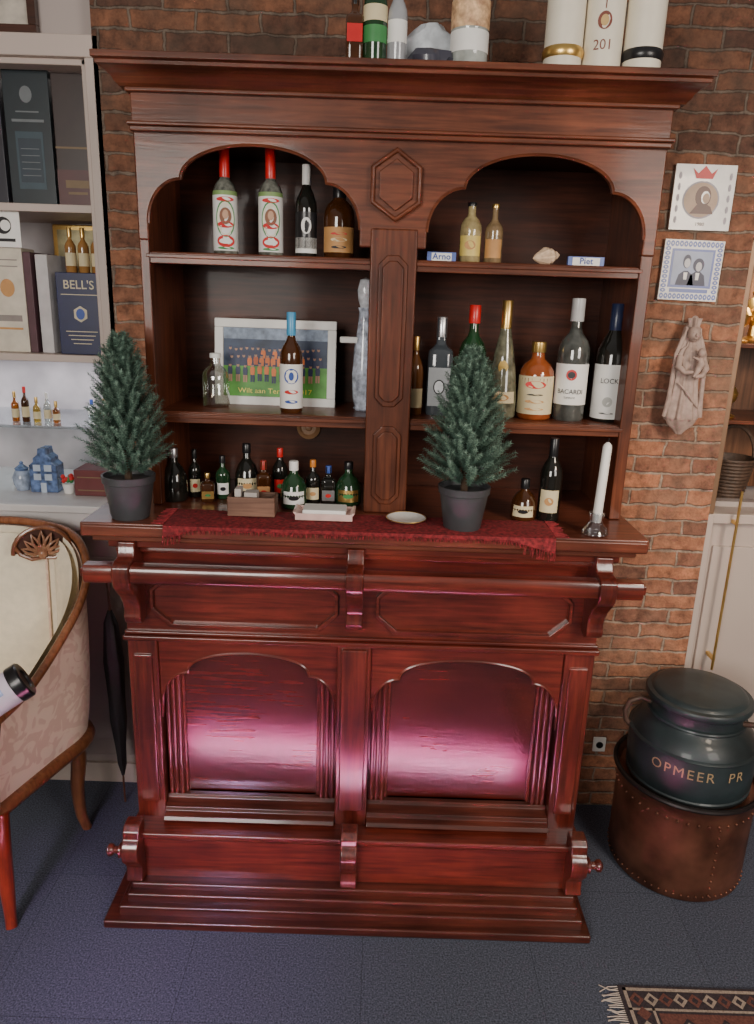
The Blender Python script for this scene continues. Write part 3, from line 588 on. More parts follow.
for k in range(13):
    for zz in (.010,.140): g.oval(-.069+.0115*k,zz,.0054,.0075,-.0086,1,8).oval(-.069+.0115*k,zz,.0018,.0026,-.0088,0,6)
for k in range(10):
    for xx in (-.067,.067): g.oval(xx,.024+.0115*k,.0075,.0054,-.0086,1,8).oval(xx,.024+.0115*k,.0026,.0018,-.0088,0,6)
for cx,c,hr in ((-.014,.094,.0085),(.017,.086,.0125)):
    g.oval(cx,c+.003,hr+.002,.017,-.0096,2).oval(cx+.001,c-.001,.0080,.0115,-.0101,4).add([(cx-.024,-.0095,.038),(cx+.024,-.0095,.038),(cx+.018,-.0095,.064),(cx+.005,-.0095,.074),(cx-.005,-.0095,.074),(cx-.018,-.0095,.064)],[(0,1,2,3,4,5)],2)
    g.add([(cx-.004,-.0098,.052),(cx+.004,-.0098,.052),(cx+.005,-.0098,.070),(cx-.005,-.0098,.070)],[(0,1,2,3)],0)
g.box(-.05,.05,-.009,-.008,.020,.029,1)
part('tile_face',g,[PX[0],TB,mat('tile_dark_blue',(.015,.02,.06),.4),mat('tile_pale_blue',(.22,.27,.42),.3),mat('tile_face_tone',(.44,.42,.44),.3)],t)
t=thing('religious_wall_statue','grey-beige robed woman holding a child, wall-mounted figurine','statue',(.815,2.008,1.232),(0,0,0))
TC=mat('terracotta_pale',(.40,.29,.245),.6,var=.2,scale=60,bump=.15)
def robe(r,a,z): return r*(1+.09*sin(9*a+z*6)+.045*sin(15*a-z*8))
g=G().lathe([(0,.03),(.040,.03),(.045,.040),(.040,.07),(.035,.10),(.031,.13),(.030,.155),(.033,.18),(.034,.20),(.028,.216),(.013,.228),(.010,.240)],80,fn=robe,sy=.62)
g.ball((0,-.008,.258),(.0165,.018,.021),seg=16,rings=12)
g.ball((0,-.026,.256),(.0028,.004,.005)).ball((0,-.0245,.247),(.0055,.003,.0018)).ball((-.006,-.0235,.262),(.003,.002,.0015)).ball((.006,-.0235,.262),(.003,.002,.0015))
part('robed_body',g,TC,t,ang=75)
for s in (-1,1):
    g=G()
    for k in range(3):
        o=.004*k
        g.tube([(s*(.018+o*.2),-.002+o,.272-o),(s*(.023+o*.6),.0,.240),(s*(.037+o*.3),-.004,.205),(s*(.042-o*.4),-.008,.150),(s*(.044-o*.3),-.008,.095),(s*(.050-o*1.2),-.006,.040)],[.003,.004,.0045,.005,.005,.0045],8)
    part('mantle',g,TC,t)
part('veil',G().lathe([(.040,.18),(.038,.205),(.030,.235),(.025,.257),(.022,.274),(.012,.284),(0,.286)],28,c=(0,.008),sy=.75,fn=lambda r,a,z: r*(.45 if 3.8<a<5.6 else 1),caps=False),TC,t,ang=70)
part('crown',G().lathe([(.013,.276),(.0175,.298),(.012,.293),(.005,.303),(0,.305)],24,fn=lambda r,a,z:r*(1+.15*sin(6*a))),TC,t)
part('arms',G().tube([(-.029,-.010,.200),(-.036,-.024,.174),(-.020,-.036,.160),(0,-.040,.162)],[.009,.010,.007,.005],10).tube([(.029,-.010,.200),(.037,-.024,.170),(.024,-.038,.154),(.004,-.042,.150)],[.009,.010,.007,.005],10),TC,t)
part('child',G().ball((.014,-.040,.212),(.0105,.0105,.012)).tube([(.014,-.037,.202),(.016,-.040,.184),(.007,-.046,.166),(-.002,-.048,.150)],[.005,.0105,.008,.0035],10).tube([(.009,-.044,.194),(-.010,-.046,.202)],[.004,.0025],8),TC,t)
part('sash',G().tube([(-.028,-.016,.132),(-.008,-.026,.112),(.012,-.026,.088),(.034,-.018,.066)],[.002,.0035,.0035,.002],8),TC,t)
part('base',G().lathe([(0,-.010),(.008,-.008),(.018,.004),(.034,.018),(.042,.034),(0,.036)],36,sy=.7,fn=lambda r,a,z:r*(1+.10*sin(6*a))),TC,t)
t=thing('wall_socket','small white power socket on the brick wall','socket',(.722,2.045,.205))
part('socket_plate',G().box(-.02,.02,-.008,0,0,.05),WHITE,t,.003)
part('socket_hole',G().lathe([(0,0),(.011,0),(.011,.002),(0,.002)],20),BLACK,t,loc=(0,-.008,.025),rot=(pi/2,0,0))

# ------------------------------------------------------------ copper pot & milk can
PXc,PYc=.903,1.828
t=thing('copper_pot','large riveted dark copper cauldron standing on the carpet','pot',(PXc,PYc,0),(0,0,rot_to_cam(PXc,PYc)))
COP=mat('aged_copper',(.17,.068,.042),.45,metal=.6,var=.6,scale=9,bump=.3)
g=G().lathe([(0,0),(.174,0),(.181,.008),(.183,.05),(.184,.26),(.187,.285),(.196,.293),(.197,.303),(.190,.306),(.183,.299),(.179,.281),(0,.2815)],64)
for k in range(44):
    a=2*pi*k/44; g.ball((.185*cos(a),.185*sin(a),.250),.0045,seg=6,rings=4)
for k in range(60):
    a=2*pi*k/60; g.ball((.183*cos(a),.183*sin(a),.024),.0038,seg=6,rings=4)
for k in range(10): g.ball((.1845*sin(.6),-.1845*cos(.6),.03+.023*k),.004,seg=6,rings=4)
part('pot_body',g,COP,t,ang=50)
part('rolled_rim',G().tube([(.193*cos(2*pi*k/48),.193*sin(2*pi*k/48),.301) for k in range(48)],.007,8,closed=True),mat('dark_iron_rim',(.03,.025,.025),.4,metal=.6),t)
mc=thing('milk_can','dark blue-green painted milk churn with brass lettering, standing in pot','milk can',(PXc,PYc,.2825),(0,0,rot_to_cam(PXc,PYc)))
MC=mat('can_paint',(.022,.034,.038),.45,metal=.1,coat=.15,var=.5,scale=9,bump=.15)
part('can_body',G().lathe([(0,0),(.158,0),(.163,.004),(.165,.016),(.162,.020),(.165,.028),(.167,.07),(.167,.130),(.164,.142),(.154,.162),(.138,.180),(.126,.190),(.122,.198),(.122,.236),(.124,.240),(.124,.248),(0,.248)],64),MC,mc,ang=45)
part('lid',G().lathe([(.122,.236),(.134,.240),(.138,.245),(.140,.255),(.136,.261),(.124,.263),(.120,.270),(.110,.274),(.07,.278),(.0,.279)],56),MC,mc,ang=45)
part('shoulder_ring',G().lathe([(.164,.132),(.170,.135),(.171,.139),(.167,.143),(.160,.145)],48,caps=False),MC,mc)
part('neck_ring',G().lathe([(.121,.196),(.129,.198),(.131,.202),(.129,.206),(.121,.208)],48,caps=False),MC,mc)
for s in (-1,1):
    part('handle',G().tube([(s*.122,0,.212),(s*.148,0,.220),(s*.175,0,.206),(s*.186,0,.175),(s*.180,0,.145),(s*.163,0,.128)],.008,10),mat('handle_brown',(.10,.06,.045),.45,metal=.3),mc,rot=(0,0,-.25*s))
BRS=mat('brass_letter',(.50,.36,.20),.45,metal=.3)
part('lettering',G().text('OPMEER',.040,-.010,0,.102,0,R=.1695,stretch=.95,gap=1.25).text('PR',.040,.132,0,.102,0,R=.1695,stretch=.95,gap=1.25),BRS,mc,label='brass coloured raised lettering')
# ------------------------------------------------------------ rug
t=thing('oriental_rug','dark patterned oriental rug with cream fringe on the carpet','rug',(1.2,1.0,0))
def Lg(q): q.v=[(a-1.2,b-1.0,c) for a,b,c in q.v]; return q
RD=mat('rug_dark',(.04,.028,.032),.95,var=.4,scale=200); RC=mat('rug_cream',(.36,.28,.22),.95,var=.3,scale=200); RB=mat('rug_red',(.15,.055,.042),.95,var=.3,scale=200)
g=G().box(.605,1.8,.55,1.382,.0,.008,0)
def rect(x0,x1,y0,y1,mi,z=.0085): g.add([(x0,y0,z),(x1,y0,z),(x1,y1,z),(x0,y1,z)],[(0,1,2,3)],mi)
rect(.615,1.79,1.368,1.376,1); rect(.615,1.79,1.318,1.324,1); rect(.615,.623,.56,1.376,1); rect(.668,.674,.56,1.324,1)
rect(.68,1.74,.6,1.312,2,.0084)
for k in range(34):
    x=.64+.034*k
    g.add([(x,1.328,.0088),(x+.017,1.346,.0088),(x,1.364,.0088),(x-.017,1.346,.0088)],[(0,1,2,3)],1 if k%2 else 2)
    g.add([(x,1.337,.009),(x+.008,1.346,.009),(x,1.355,.009),(x-.008,1.346,.009)],[(0,1,2,3)],0)
for k in range(22):
    y=1.31-.034*k
    g.add([(.646,y-.017,.0088),(.663,y,.0088),(.646,y+.017,.0088),(.629,y,.0088)],[(0,1,2,3)],1 if k%2 else 2)
for j in range(7):
  for k in range(12):
    x=.74+.085*k+.042*(j%2); y=1.265-.085*j
    for sc_,mi,z in ((.036,0,.0089),(.026,1,.0092),(.015,2,.0095),(.007,0,.0098)):
        g.add([(x,y-sc_,z),(x+sc_,y,z),(x,y+sc_,z),(x-sc_,y,z)],[(0,1,2,3)],mi)
part('rug_field',Lg(g),[RD,RC,RB],t)
g=G(); rnd=random.Random(4)
for i in range(150):
    y=.555+.825*i/149; l=rnd.uniform(.028,.048); g.tube([(.606,y,.006),(.606-l*.5,y+rnd.uniform(-.004,.004),.004),(.606-l,y+rnd.uniform(-.012,.012),.002)],.0015,4)
q=part('fringe',Lg(g),mat('fringe_cream',(.50,.42,.36),.9),t); q['kind']='stuff'

# ------------------------------------------------------------ right showcase
sc=thing('display_showcase','pale painted showcase with warm-lit upper compartment and brass rod','cabinet',(1.4,2.2,0))
def Ls(q): q.v=[(a-1.4,b-2.2,c) for a,b,c in q.v]; return q
part('frame',Ls(G().box(.955,.975,2.06,2.16,.0,.985).box(.955,2.1,2.07,2.16,.955,.985)),PALE,sc,.003)
part('dark_frame',Ls(G().box(.955,.975,2.065,2.12,.985,1.73).box(.955,2.1,2.07,2.12,1.70,1.735)),mat('bronze_frame',(.25,.15,.09),.4,metal=.4),sc,.003)
part('door_panel',Ls(G().box(.975,2.1,2.10,2.155,0,.955).box(1.0,2.0,2.09,2.10,.08,.88)),PALE,sc,.003)
part('back_panel',Ls(G().box(.96,2.1,2.44,2.46,.985,1.73)),wood('showcase_back',(.10,.045,.022),(.28,.13,.065),'z',rough=.4,coat=.2),sc)
part('inner_side',Ls(G().box(.957,.972,2.16,2.44,.985,1.73)),WV,sc)
for z in (1.23,1.45): part('shelf',Ls(G().box(.972,2.1,2.18,2.44,z,z+.012)),WH,sc,.002)
part('brass_rod',Ls(G().tube([(1.035,2.045,.50),(1.035,2.045,1.06)],.004,10).box(1.03,1.04,2.045,2.10,.53,.54).box(1.03,1.04,2.045,2.10,.96,.97)),GOLD,sc)
def brass(x,y,z,h,lab,nm):
    solo(nm,G().lathe([(0,0),(h*.22,0),(h*.24,.05*h),(h*.08,.12*h),(h*.06,.3*h),(h*.2,.42*h),(h*.24,.6*h),(h*.16,.75*h),(h*.07,.82*h),(h*.1,.9*h),(0,h)],24),GOLD,lab,'ornament',(x,y,z+.0005),group='brass ornaments in the showcase')
brass(1.03,2.22,1.462,.13,'small brass goblet ornament','brass_goblet'); brass(1.10,2.28,1.462,.16,'tall brass goblet ornament','brass_goblet')
brass(1.04,2.24,1.242,.12,'small brass vase ornament','brass_vase')
t=thing('wicker_basket','dark woven wicker basket standing in the showcase','basket',(1.085,2.25,.9865))
WK=mat('wicker_dark',(.07,.04,.025),.6,var=.4,scale=90)
part('basket_body',G().lathe([(0,0),(.045,0)]+[(.048+.022*(k/24)+.003*(k%2),.004+.13*k/24) for k in range(25)]+[(.066,.134),(.04,.02)],40,fn=lambda r,a,z:r*(1+.025*sin(20*a+(pi if int(z/.0108)%2 else 0)))),WK,t)
part('handle',G().tube([(.07*cos(pi*k/12),0,.13+.10*sin(pi*k/12)) for k in range(13)],.006,8),WK,t)

# ------------------------------------------------------------ left display items
def bx(name,x0,x1,y0,y1,z0,z1,m,lab,cat='box',extra=None,rz=0,group=None):
    cx,cy=(x0+x1)/2,(y0+y1)/2
    t=thing(name,lab,cat,(cx,cy,z0),(0,0,rz),group)
    w,d,h=(x1-x0)/2,(y1-y0)/2,z1-z0
    part('carton',G().box(-w,w,-d,d,0,h),m,t,.002)
    if extra:
        g=G(); ms=extra(g,w,d,h); part('printing',g,ms,t)
    return t
gB='boxed bottles in the display cabinet'
def ex1(g,w,d,h):
    y=-d-.0008; g.box(-w*.6,w*.6,y,-d,h*.12,h*.55,0); g.box(-w*.5,w*.5,y-.0005,y,h*.17,h*.5,1)
    g.oval(0,h*.82,.016,.02,y,2); g.box(-w*.7,w*.7,y,-d,h*.62,h*.64,2).box(-w*.5,w*.5,y,-d,h*.69,h*.70,2)
    for k in range(5): g.box(-w*.4,w*.4,y-.001,y-.0005,h*(.22+.05*k),h*(.225+.05*k),2)
    return [mat('box_teal',(.03,.06,.08),.4),mat('box_teal_dark',(.015,.03,.045),.4),mat('box_silver_print',(.15,.17,.18),.4)]
bx('whisky_gift_box',-1.005,-.885,2.13,2.22,1.7655,2.09,mat('box_black_green',(.012,.022,.028),.35),'tall black-green whisky carton with silver print',extra=ex1,group=gB)
bx('whisky_gift_box',-1.14,-1.015,2.13,2.22,1.7655,2.07,mat('box_black_green2',(.02,.02,.03),.35),'tall black whisky carton',extra=ex1,group=gB)
def ex2(g,w,d,h):
    y=-d-.0008; g.box(-w,w,y,-d,h*.0,h*.28,0).box(-w,w,y,-d,h*.44,h*.455,1).box(-w*.6,w*.6,y-.0005,y,h*.14,h*.2,1).box(-w*.5,w*.5,y-.0005,y,h*.09,h*.11,1)
    return [mat('box_maroon',(.08,.02,.02),.4),mat('dull_gold_print',(.2,.13,.06),.5)]
bx('whisky_gift_box',-.878,-.775,2.13,2.21,1.7655,2.085,mat('box_dark_brown',(.035,.02,.018),.35),'dark brown carton with maroon and gold bands',extra=ex2,group=gB)
def ex3(g,w,d,h):
    y=-d-.0008; g.text("BELL'S",.032,0,y,h*.85,0,stretch=1.0,bold=.0003); g.box(-w*.8,w*.8,y,-d,h*.73,h*.74,0)
    g.ext(hexp(0,h*.5,.018,.022),y,-d,'xz',0); g.oval(0,h*.5,.012,.015,y-.0005,1)
    for k in range(4): g.box(-w*(.7-.1*k),w*(.7-.1*k),y,-d,h*(.28-.05*k),h*(.29-.05*k),0)
    return [mat('pale_gold_print',(.6,.52,.35),.4),BLUE]
bx('whisky_gift_box',-.902,-.776,2.115,2.195,1.3755,1.595,mat('box_royal_blue',(.007,.012,.065),.4),'dark blue whisky carton with pale gold lettering',extra=ex3,group=gB)
def ex4(g,w,d,h):
    y=-d-.0008; g.oval(0,h*.62,.02,.024,y,1); g.box(-w*.7,w*.7,y,-d,h*.82,h*.83,0).box(-w*.7,w*.7,y,-d,h*.88,h*.89,0).box(-w*.7,w*.7,y,-d,h*.22,h*.24,1).box(-w*.7,w*.7,y,-d,h*.3,h*.36,0); return [mat('print_grey',(.25,.22,.2),.5),TAN]
bx('whisky_gift_box',-1.09,-.995,2.13,2.21,1.3755,1.655,mat('box_ivory',(.62,.56,.46),.5),'ivory carton with brown print',extra=ex4,group=gB)
bx('hardback_book',-.986,-.964,2.13,2.27,1.3755,1.645,mat('book_maroon',(.10,.05,.06),.5),'tall dark maroon book standing upright','book',rz=-.12,group='books in the display cabinet')
bx('hardback_book',-.950,-.913,2.13,2.26,1.3755,1.640,mat('book_pages',(.58,.56,.56),.6),'tall book with pale grey cover','book',rz=-.2,group='books in the display cabinet')
for k in range(3): bottle(-.872+.036*k,2.160,1.595,.015,.115,'round',mat('mini_amber',(.35,.17,.05),.12,coat=.6,var=.3),GOLD,.022,[(CREAML,.15,.45,1.1)],'miniature amber bottle with gold cap','miniature bottles on the blue carton')
t=thing('gold_frame','small gold framed picture behind the miniature bottles','picture frame',(-.925,2.34,1.3755))
part('frame_border',G().box(-.07,.07,0,.012,.20,.36),GOLD,t,.004); part('picture',G().box(-.055,.055,-.002,.0,.215,.345),mat('pict_yellow',(.55,.48,.25),.5,var=.4,scale=30),t); part('stand',G().box(-.05,.05,.0,.02,0,.20),PALE,t)
t=thing('logo_card','white card with small dark round logo','card',(-1.03,2.115,1.655))
part('card_face',G().box(-.045,.045,0,.003,0,.09),WHITE,t); part('logo',G().oval(0,.055,.022,.022,-.001,0).oval(.006,.055,.014,.014,-.0014,1).box(-.03,.03,-.001,0,.014,.022,0),[BLACK,WHITE],t)
for k,(x,h,gl,cp) in enumerate(((-1.075,.085,GAMB,GOLD),(-1.045,.10,GBRN,RED),(-1.012,.07,GYEL,GOLD),(-.980,.085,GCLR,WHITE),(-.955,.06,GAMB,GOLD))):
    bottle(x,2.17,1.170,.011,h,'round',gl,cp,.015,[(CREAML,.15,.45,1.1)],'miniature spirit bottle on the glass shelf','miniature bottles on the glass shelf')
for k,(x,h,gl,cp) in enumerate(((-.90,.05,GCLR,BLUE),(-.86,.055,GYEL,GOLD))):
    bottle(x,2.3,1.170,.012,h,'round',gl,cp,.012,[(WHITE,.15,.45,1.1)],'tiny bottle on the glass shelf','miniature bottles on the glass shelf')
DB=mat('delft_house_blue',(.10,.16,.32),.25,coat=.5,var=.7,scale=60)
def house(x,s,lab,m):
    t=thing('ceramic_house',lab,'ornament',(x,2.15,.9675))
    g=G().ext([(-.03*s,0),(.03*s,0),(.03*s,.060*s),(.02*s,.068*s),(.02*s,.076*s),(.01*s,.084*s),(.008*s,.098*s),(-.008*s,.098*s),(-.01*s,.084*s),(-.02*s,.076*s),(-.02*s,.068*s),(-.03*s,.060*s)],-.02*s,.02*s)
    part('facade',g,m,t,.002)
    wm=mat('house_windows',(.5,.58,.7),.4)
    for i in range(2):
        for j in range(2): part('window',G().box((-.02+.024*i)*s,(-.004+.024*i)*s,-.0215*s,-.02*s,(.028+.020*j)*s,(.042+.020*j)*s),wm,t)
    part('door',G().box(-.006*s,.006*s,-.0215*s,-.02*s,0,.022*s),wm,t)
house(-.990,1.35,'large blue and white glazed ceramic canal house',DB)
t=thing('ceramic_jar','small pale blue lidded ceramic jar','ornament',(-1.065,2.15,.9675))
part('jar_body',G().lathe([(0,0),(.018,0),(.026,.02),(.028,.04),(.020,.058),(.016,.062)],24),mat('pale_blue_ceramic',(.35,.42,.55),.25,coat=.5,var=.4,scale=60),t)
part('lid',G().lathe([(.018,.060),(.020,.066),(.010,.074),(.005,.078),(.006,.084),(0,.088)],20),DB,t)
t=thing('flower_pot_ornament','tiny pot with red flowers','ornament',(-.918,2.13,.9675))
part('pot',G().lathe([(0,0),(.014,0),(.02,.03),(.018,.03),(0,.026)],20),WHITE,t)
g=G(); rnd=random.Random(9)
for i in range(14): g.ball((rnd.uniform(-.018,.018),rnd.uniform(-.012,.012),.035+rnd.uniform(0,.022)),.007,i%3==0,6,5)
q=part('flowers',g,[RED,GREEN],t); q['kind']='stuff'
bx('small_box',-.890,-.790,2.10,2.2,.9675,1.045,mat('box_oxblood',(.14,.03,.03),.4),'small oxblood box with gold lines',extra=lambda g,w,d,h:(g.box(-w*.8,w*.8,-d-.001,-d,h*.2,h*.24,0),g.box(-w*.8,w*.8,-d-.001,-d,h*.7,h*.74,0),[mat('dull_gold_print',(.2,.13,.06),.5)])[2])
t=thing('picture_frame','dark wooden framed picture hanging above the cabinet','picture frame',(-.97,2.09,2.155))
part('frame_border',G().box(-.09,.09,-.015,.008,.0,.02).box(.07,.09,-.015,.008,.02,.2).box(-.09,-.07,-.015,.008,.02,.2).box(-.07,.07,-.015,.008,.18,.2),wood('frame_dark',(.03,.01,.005),(.09,.03,.015),'x'),t,.002); part('picture',G().box(-.07,.07,-.004,.006,.02,.18),mat('picture_paper',(.5,.45,.38),.6,var=.3,scale=20),t)
t=thing('folded_umbrella','dark folded umbrella leaning on the wall beside the bar','umbrella',(-.765,1.99,0),(.02,.0,0))
part('canopy',G().lathe([(.004,.10),(.012,.14),(.022,.30),(.026,.50),(.018,.62),(.006,.66)],30,fn=lambda r,a,z:r*(1+.18*sin(6*a+z*12))),mat('umbrella_cloth',(.015,.012,.014),.7),t)
part('shaft',G().tube([(0,0,0),(0,0,.72),(0,0,.76),(.012,0,.785),(.03,0,.785),(.038,0,.765)],[.003,.004,.007,.007,.007,.006],8),mat('umbrella_handle',(.10,.035,.015),.35,coat=.4),t)

# ------------------------------------------------------------ armchair
ch=thing('armchair','carved wood tub armchair with cream damask upholstery','chair',(-1.06,1.74,0))
OX,OY=-1.06,1.74
key=[(-.868,1.495,.580),(-.838,1.60,.605),(-.805,1.71,.672),(-.775,1.81,.760),(-.785,1.89,.838),(-.845,1.950,.898),(-.96,1.975,.920),(-1.10,1.98,.92),(-1.23,1.96,.90),(-1.32,1.90,.85),(-1.345,1.82,.78),(-1.345,1.70,.69),(-1.345,1.58,.62),(-1.33,1.48,.60)]
def cr(P,n):
    out=[]
    for i in range(len(P)-1):
        p0=Vector(P[max(i-1,0)]);p1=Vector(P[i]);p2=Vector(P[i+1]);p3=Vector(P[min(i+2,len(P)-1)])
        for k in range(n):
            t=k/n; out.append(.5*((2*p1)+(p2-p0)*t+(2*p0-5*p1+4*p2-p3)*t*t+(3*p1-p0-3*p2+p3)*t**3))
    out.append(Vector(P[-1])); return out
tp=[p-Vector((OX,OY,0)) for p in cr(key,5)]
n=len(tp)
def inw(i):
    t=tp[min(i+1,n-1)]-tp[max(i-1,0)]; t.z=0; t.normalize(); return Vector((-t.y,t.x,0))
def shell(off0,off1,zb,ztopoff,bulge,rows=8,i0=0,i1=None,ebul=0):
    v=[];f=[]; i1=n if i1 is None else i1; m=i1-i0
    for i in range(i0,i1):
        q=inw(i); p=tp[i]; e=max(0,sin(pi*(i-i0)/max(m-1,1)))**.4 if ebul else 1
        for r in range(rows+1):
            s=r/rows; z=zb+(p.z+ztopoff-zb)*s
            o=off0+(off1-off0)*s+bulge*max(0,sin(pi*s))**.6*e+(ebul*e if ebul else 0)
            v.append((p.x+q.x*o,p.y+q.y*o,z))
    for i in range(m-1):
        for r in range(rows): a=i*(rows+1)+r; f.append((a,a+1,a+rows+2,a+rows+1))
    return G().add(v,f)
part('outer_upholstery',shell(.035,.012,.33,-.01,-.012),DAM,ch,ang=80,label='beige damask outer upholstery')
part('inner_lining',shell(.05,.022,.36,-.008,.0),CREAM,ch,ang=80,label='cream inner lining')
ci=28
part('side_cushion',shell(.055,.028,.38,-.016,.034,12,0,ci,.012),CREAM,ch,ang=80,label='cream padded side cushion')
part('back_cushion',shell(.055,.028,.38,-.024,.034,12,ci,46,.012),CREAM,ch,ang=80,label='cream padded inner back')
part('side_cushion',shell(.055,.028,.38,-.022,.022,12,48,n,.006),CREAM,ch,ang=80,label='cream padded side cushion')
part('top_rail',G().tube(tp,[.011]*n,12),CHW,ch)
bt=[Vector((p.x,p.y,.325))+inw(i)*.035 for i,p in enumerate(tp)]
part('seat_rail',G().tube(bt+[],.022,10).tube([bt[-1],(0,bt[0].y-.02+0,.325),bt[0]],.024,10),CHW,ch)
for i in (0,n-1): part('arm_post',G().tube([bt[i],(bt[i]+tp[i])/2+Vector((0,-.015,0)),tp[i],tp[i]+Vector((0,-.012,-.01))],[.02,.016,.018,.010],10),CHW,ch)
sp=[(p.x+inw(i).x*.10,p.y+inw(i).y*.10) for i,p in enumerate(tp)]
cc=Vector((0,-.02)); rr=[(1.0,.33),(1.0,.41),(.97,.435),(.85,.45),(.5,.458),(.1,.46)]
m=len(sp); v=[];f=[]
for s,z in rr:
    for x,y in sp: v.append((cc.x+(x-cc.x)*s,cc.y+(y-cc.y)*s,z))
for r in range(len(rr)-1):
    for k in range(m): a=r*m+k;b=r*m+(k+1)%m; f.append((a,b,b+m,a+m))
f.append(tuple(range((len(rr)-1)*m,len(rr)*m)))
part('seat_cushion',G().add(v,f),CREAM,ch,ang=60)
def leg(x,y,dx,dy,m):
    pts=[(x,y,.325),(x+dx*.02,y+dy*.02,.25),(x+dx*.008,y+dy*.008,.15),(x+dx*.012,y+dy*.012,.06),(x+dx*.025,y+dy*.025,.012),(x+dx*.03,y+dy*.03,.0)]
    part('leg',G().tube([Vector(p) for p in cr(pts,4)],[.026-.012*min(1,i/14) for i in range(21)],10),m,ch)
leg(.205,.11,.6,.6,CHW); leg(-.22,.13,-.4,.6,CHW); leg(.165,-.225,.3,-.6,CHR); leg(-.24,-.23,-.4,-.6,CHR)
CRD=mat('carving_shadow_wood',(.08,.028,.016),.5)
CRL=wood('crest_pale_wood',(.30,.13,.07),(.60,.33,.20),'z',rough=.35,coat=.4)
g=G()
for k in range(-3,4):
    a=k*.42; ln=.066*(1-.05*abs(k)); px,pz=sin(a),cos(a); qx,qz=cos(a),-sin(a)
    for s in (-1,1):
        g.tube([(px*.008,-.002,pz*.008),(px*ln*.3+s*qx*.0065,-.008,pz*ln*.3+s*qz*.0065),(px*ln*.65+s*qx*.0065,-.011,pz*ln*.65+s*qz*.0065),(px*ln,-.004,pz*ln)],[.003,.0045,.0042,.001],6,2)
g.ball((0,-.008,.0),(.013,.010,.013),2)
for s in (-1,1): g.tube([(0,0,-.014),(s*.028,-.003,-.016),(s*.056,-.002,.0),(s*.070,0,.026),(s*.062,0,.048)],[.005,.006,.006,.005,.003],8)
xx=[(cos(k*pi/20),sin(k*pi/20)) for k in range(21)]
g.ext([(.074*a,.074*b) for a,b in xx],.004,.012,mi=1)
g.tube([(.074*a,-.001,.074*b) for a,b in xx],.006,8)
q=inw(ci); P=tp[ci]
part('carved_crest',g,[CHW,CRD,CRL],ch,loc=(P.x+q.x*.035+.004,P.y+q.y*.035-.022,P.z-.060),rot=(0.05,0,.38),label='carved leaf crest ornament')
sv=[]
for k in range(9):
    s=k/8; z=.40+(P.z-.06-.40)*s; o=.058+(.031-.058)*s; sv.append((P.x+q.x*o,P.y+q.y*o,z))
part('piping',G().tube(sv,[.0035]*9,8),DAM,ch,label='thin beige fabric piping')
fl=thing('drinking_flask','white drinking flask with black cap resting on the chair arm','flask',(-.890,1.50,.625),(0,math.radians(62),math.radians(28)))
part('flask_body',G().lathe([(0,-.07),(.039,-.07),(.042,-.065),(.042,.075),(.040,.08),(0,.08)],32,mi=0).arc(.0425,-.05,.06,.9,1,off=-1.2),[mat('flask_white',(.78,.66,.80),.3,coat=.4,var=.12,scale=12),mat('flask_print',(.35,.42,.72),.4,var=.4)],fl)
part('flask_cap',G().lathe([(.038,.078),(.0435,.080),(.0445,.084),(.0445,.104),(.041,.108),(.024,.108),(.022,.104),(0,.104)],32),BLACK,fl)

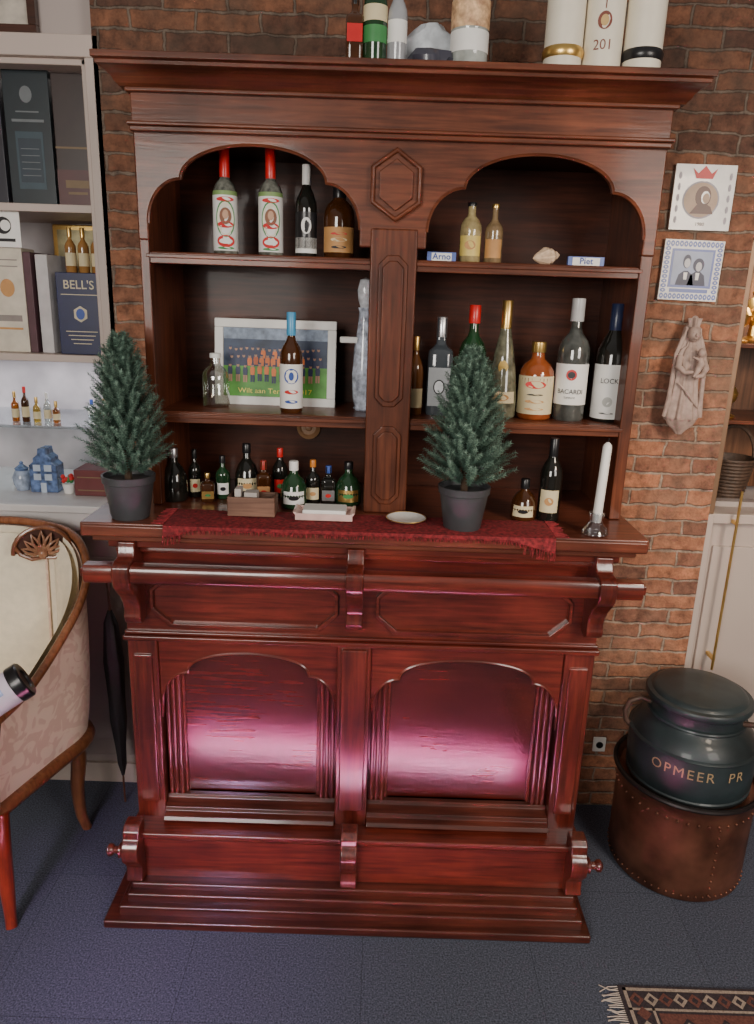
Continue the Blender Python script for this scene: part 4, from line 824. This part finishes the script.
# ------------------------------------------------------------ lights, world, camera
w=bpy.data.worlds.new('World'); SC.world=w; w.use_nodes=True
nt=w.node_tree; bg=nt.nodes['Background']; 
tc=nt.nodes.new('ShaderNodeTexCoord'); sx=nt.nodes.new('ShaderNodeSeparateXYZ'); rp=nt.nodes.new('ShaderNodeValToRGB')
nt.links.new(tc.outputs['Generated'],sx.inputs[0]); nt.links.new(sx.outputs[2],rp.inputs[0])
rp.color_ramp.elements[0].color=(.36,.31,.28,1); rp.color_ramp.elements[1].color=(.75,.71,.68,1)
nt.links.new(rp.outputs[0],bg.inputs[0]); bg.inputs[1].default_value=.42
def area(name,loc,target,sx_,sy_,pw,col,spread=180):
    d=bpy.data.lights.new(name,'AREA'); d.shape='RECTANGLE'; d.size=sx_; d.size_y=sy_; d.energy=pw; d.color=col; d.spread=math.radians(spread)
    o=bpy.data.objects.new(name,d); COL.objects.link(o); o.location=loc
    o.rotation_euler=(Vector(target)-Vector(loc)).to_track_quat('-Z','Y').to_euler(); return o
area('window_light',(-1.2,-1.8,1.9),(0,1.8,1.2),1.2,1.2,76,(1,.95,.88))
area('right_fill_light',(1.7,-.8,1.9),(.2,1.9,1.0),.9,1.1,36,(1,.92,.85))  # added fill from the right, no known window on this side
area('warm_wall_fill',(1.3,.4,2.0),(.85,2.05,.9),.3,.3,3.5,(1,.80,.60),80)  # added lamp that warms the brick wall on the right
area('sun_patch',(0.1,-1.1,2.3),(-.06,1.05,0),1.16,.07,150,(1,.12,.28),2.2)
area('sun_patch_core',(0.1,-1.1,2.3),(-.06,1.10,0),1.08,.025,95,(1,.50,.55),1.3)
area('violet_floor_fill',(-.9,-1.0,2.2),(-.55,1.25,0),.3,.2,1.2,(.85,.5,1),24)  # added lamp tinting the carpet violet, not a real window
area('niche_fill',(-1.1,2.28,2.08),(-1.1,2.28,1.0),.7,.2,2.2,(1,.90,.84))  # added lamp brightening the niche in place of daylight from behind
area('niche_fill_low',(-1.1,2.28,1.34),(-1.1,2.28,.9),.7,.2,1.9,(.90,.92,1))  # added cool lamp for the lower shelves, no such fitting in the cabinet
area('showcase_light',(1.2,2.28,1.69),(1.2,2.28,1.0),.3,.15,2.4,(1,.78,.52))
cam=bpy.data.cameras.new('camera'); co=bpy.data.objects.new('camera',cam); COL.objects.link(co)
co.matrix_world=Matrix.Translation((0,0,1.55))@(Matrix.Rotation(math.radians(74),4,'X')@Matrix.Rotation(math.radians(1.9),4,'Z'))
cam.sensor_fit='VERTICAL'; cam.sensor_height=36; cam.lens=36*740/1024; cam.clip_start=.02
SC.camera=co
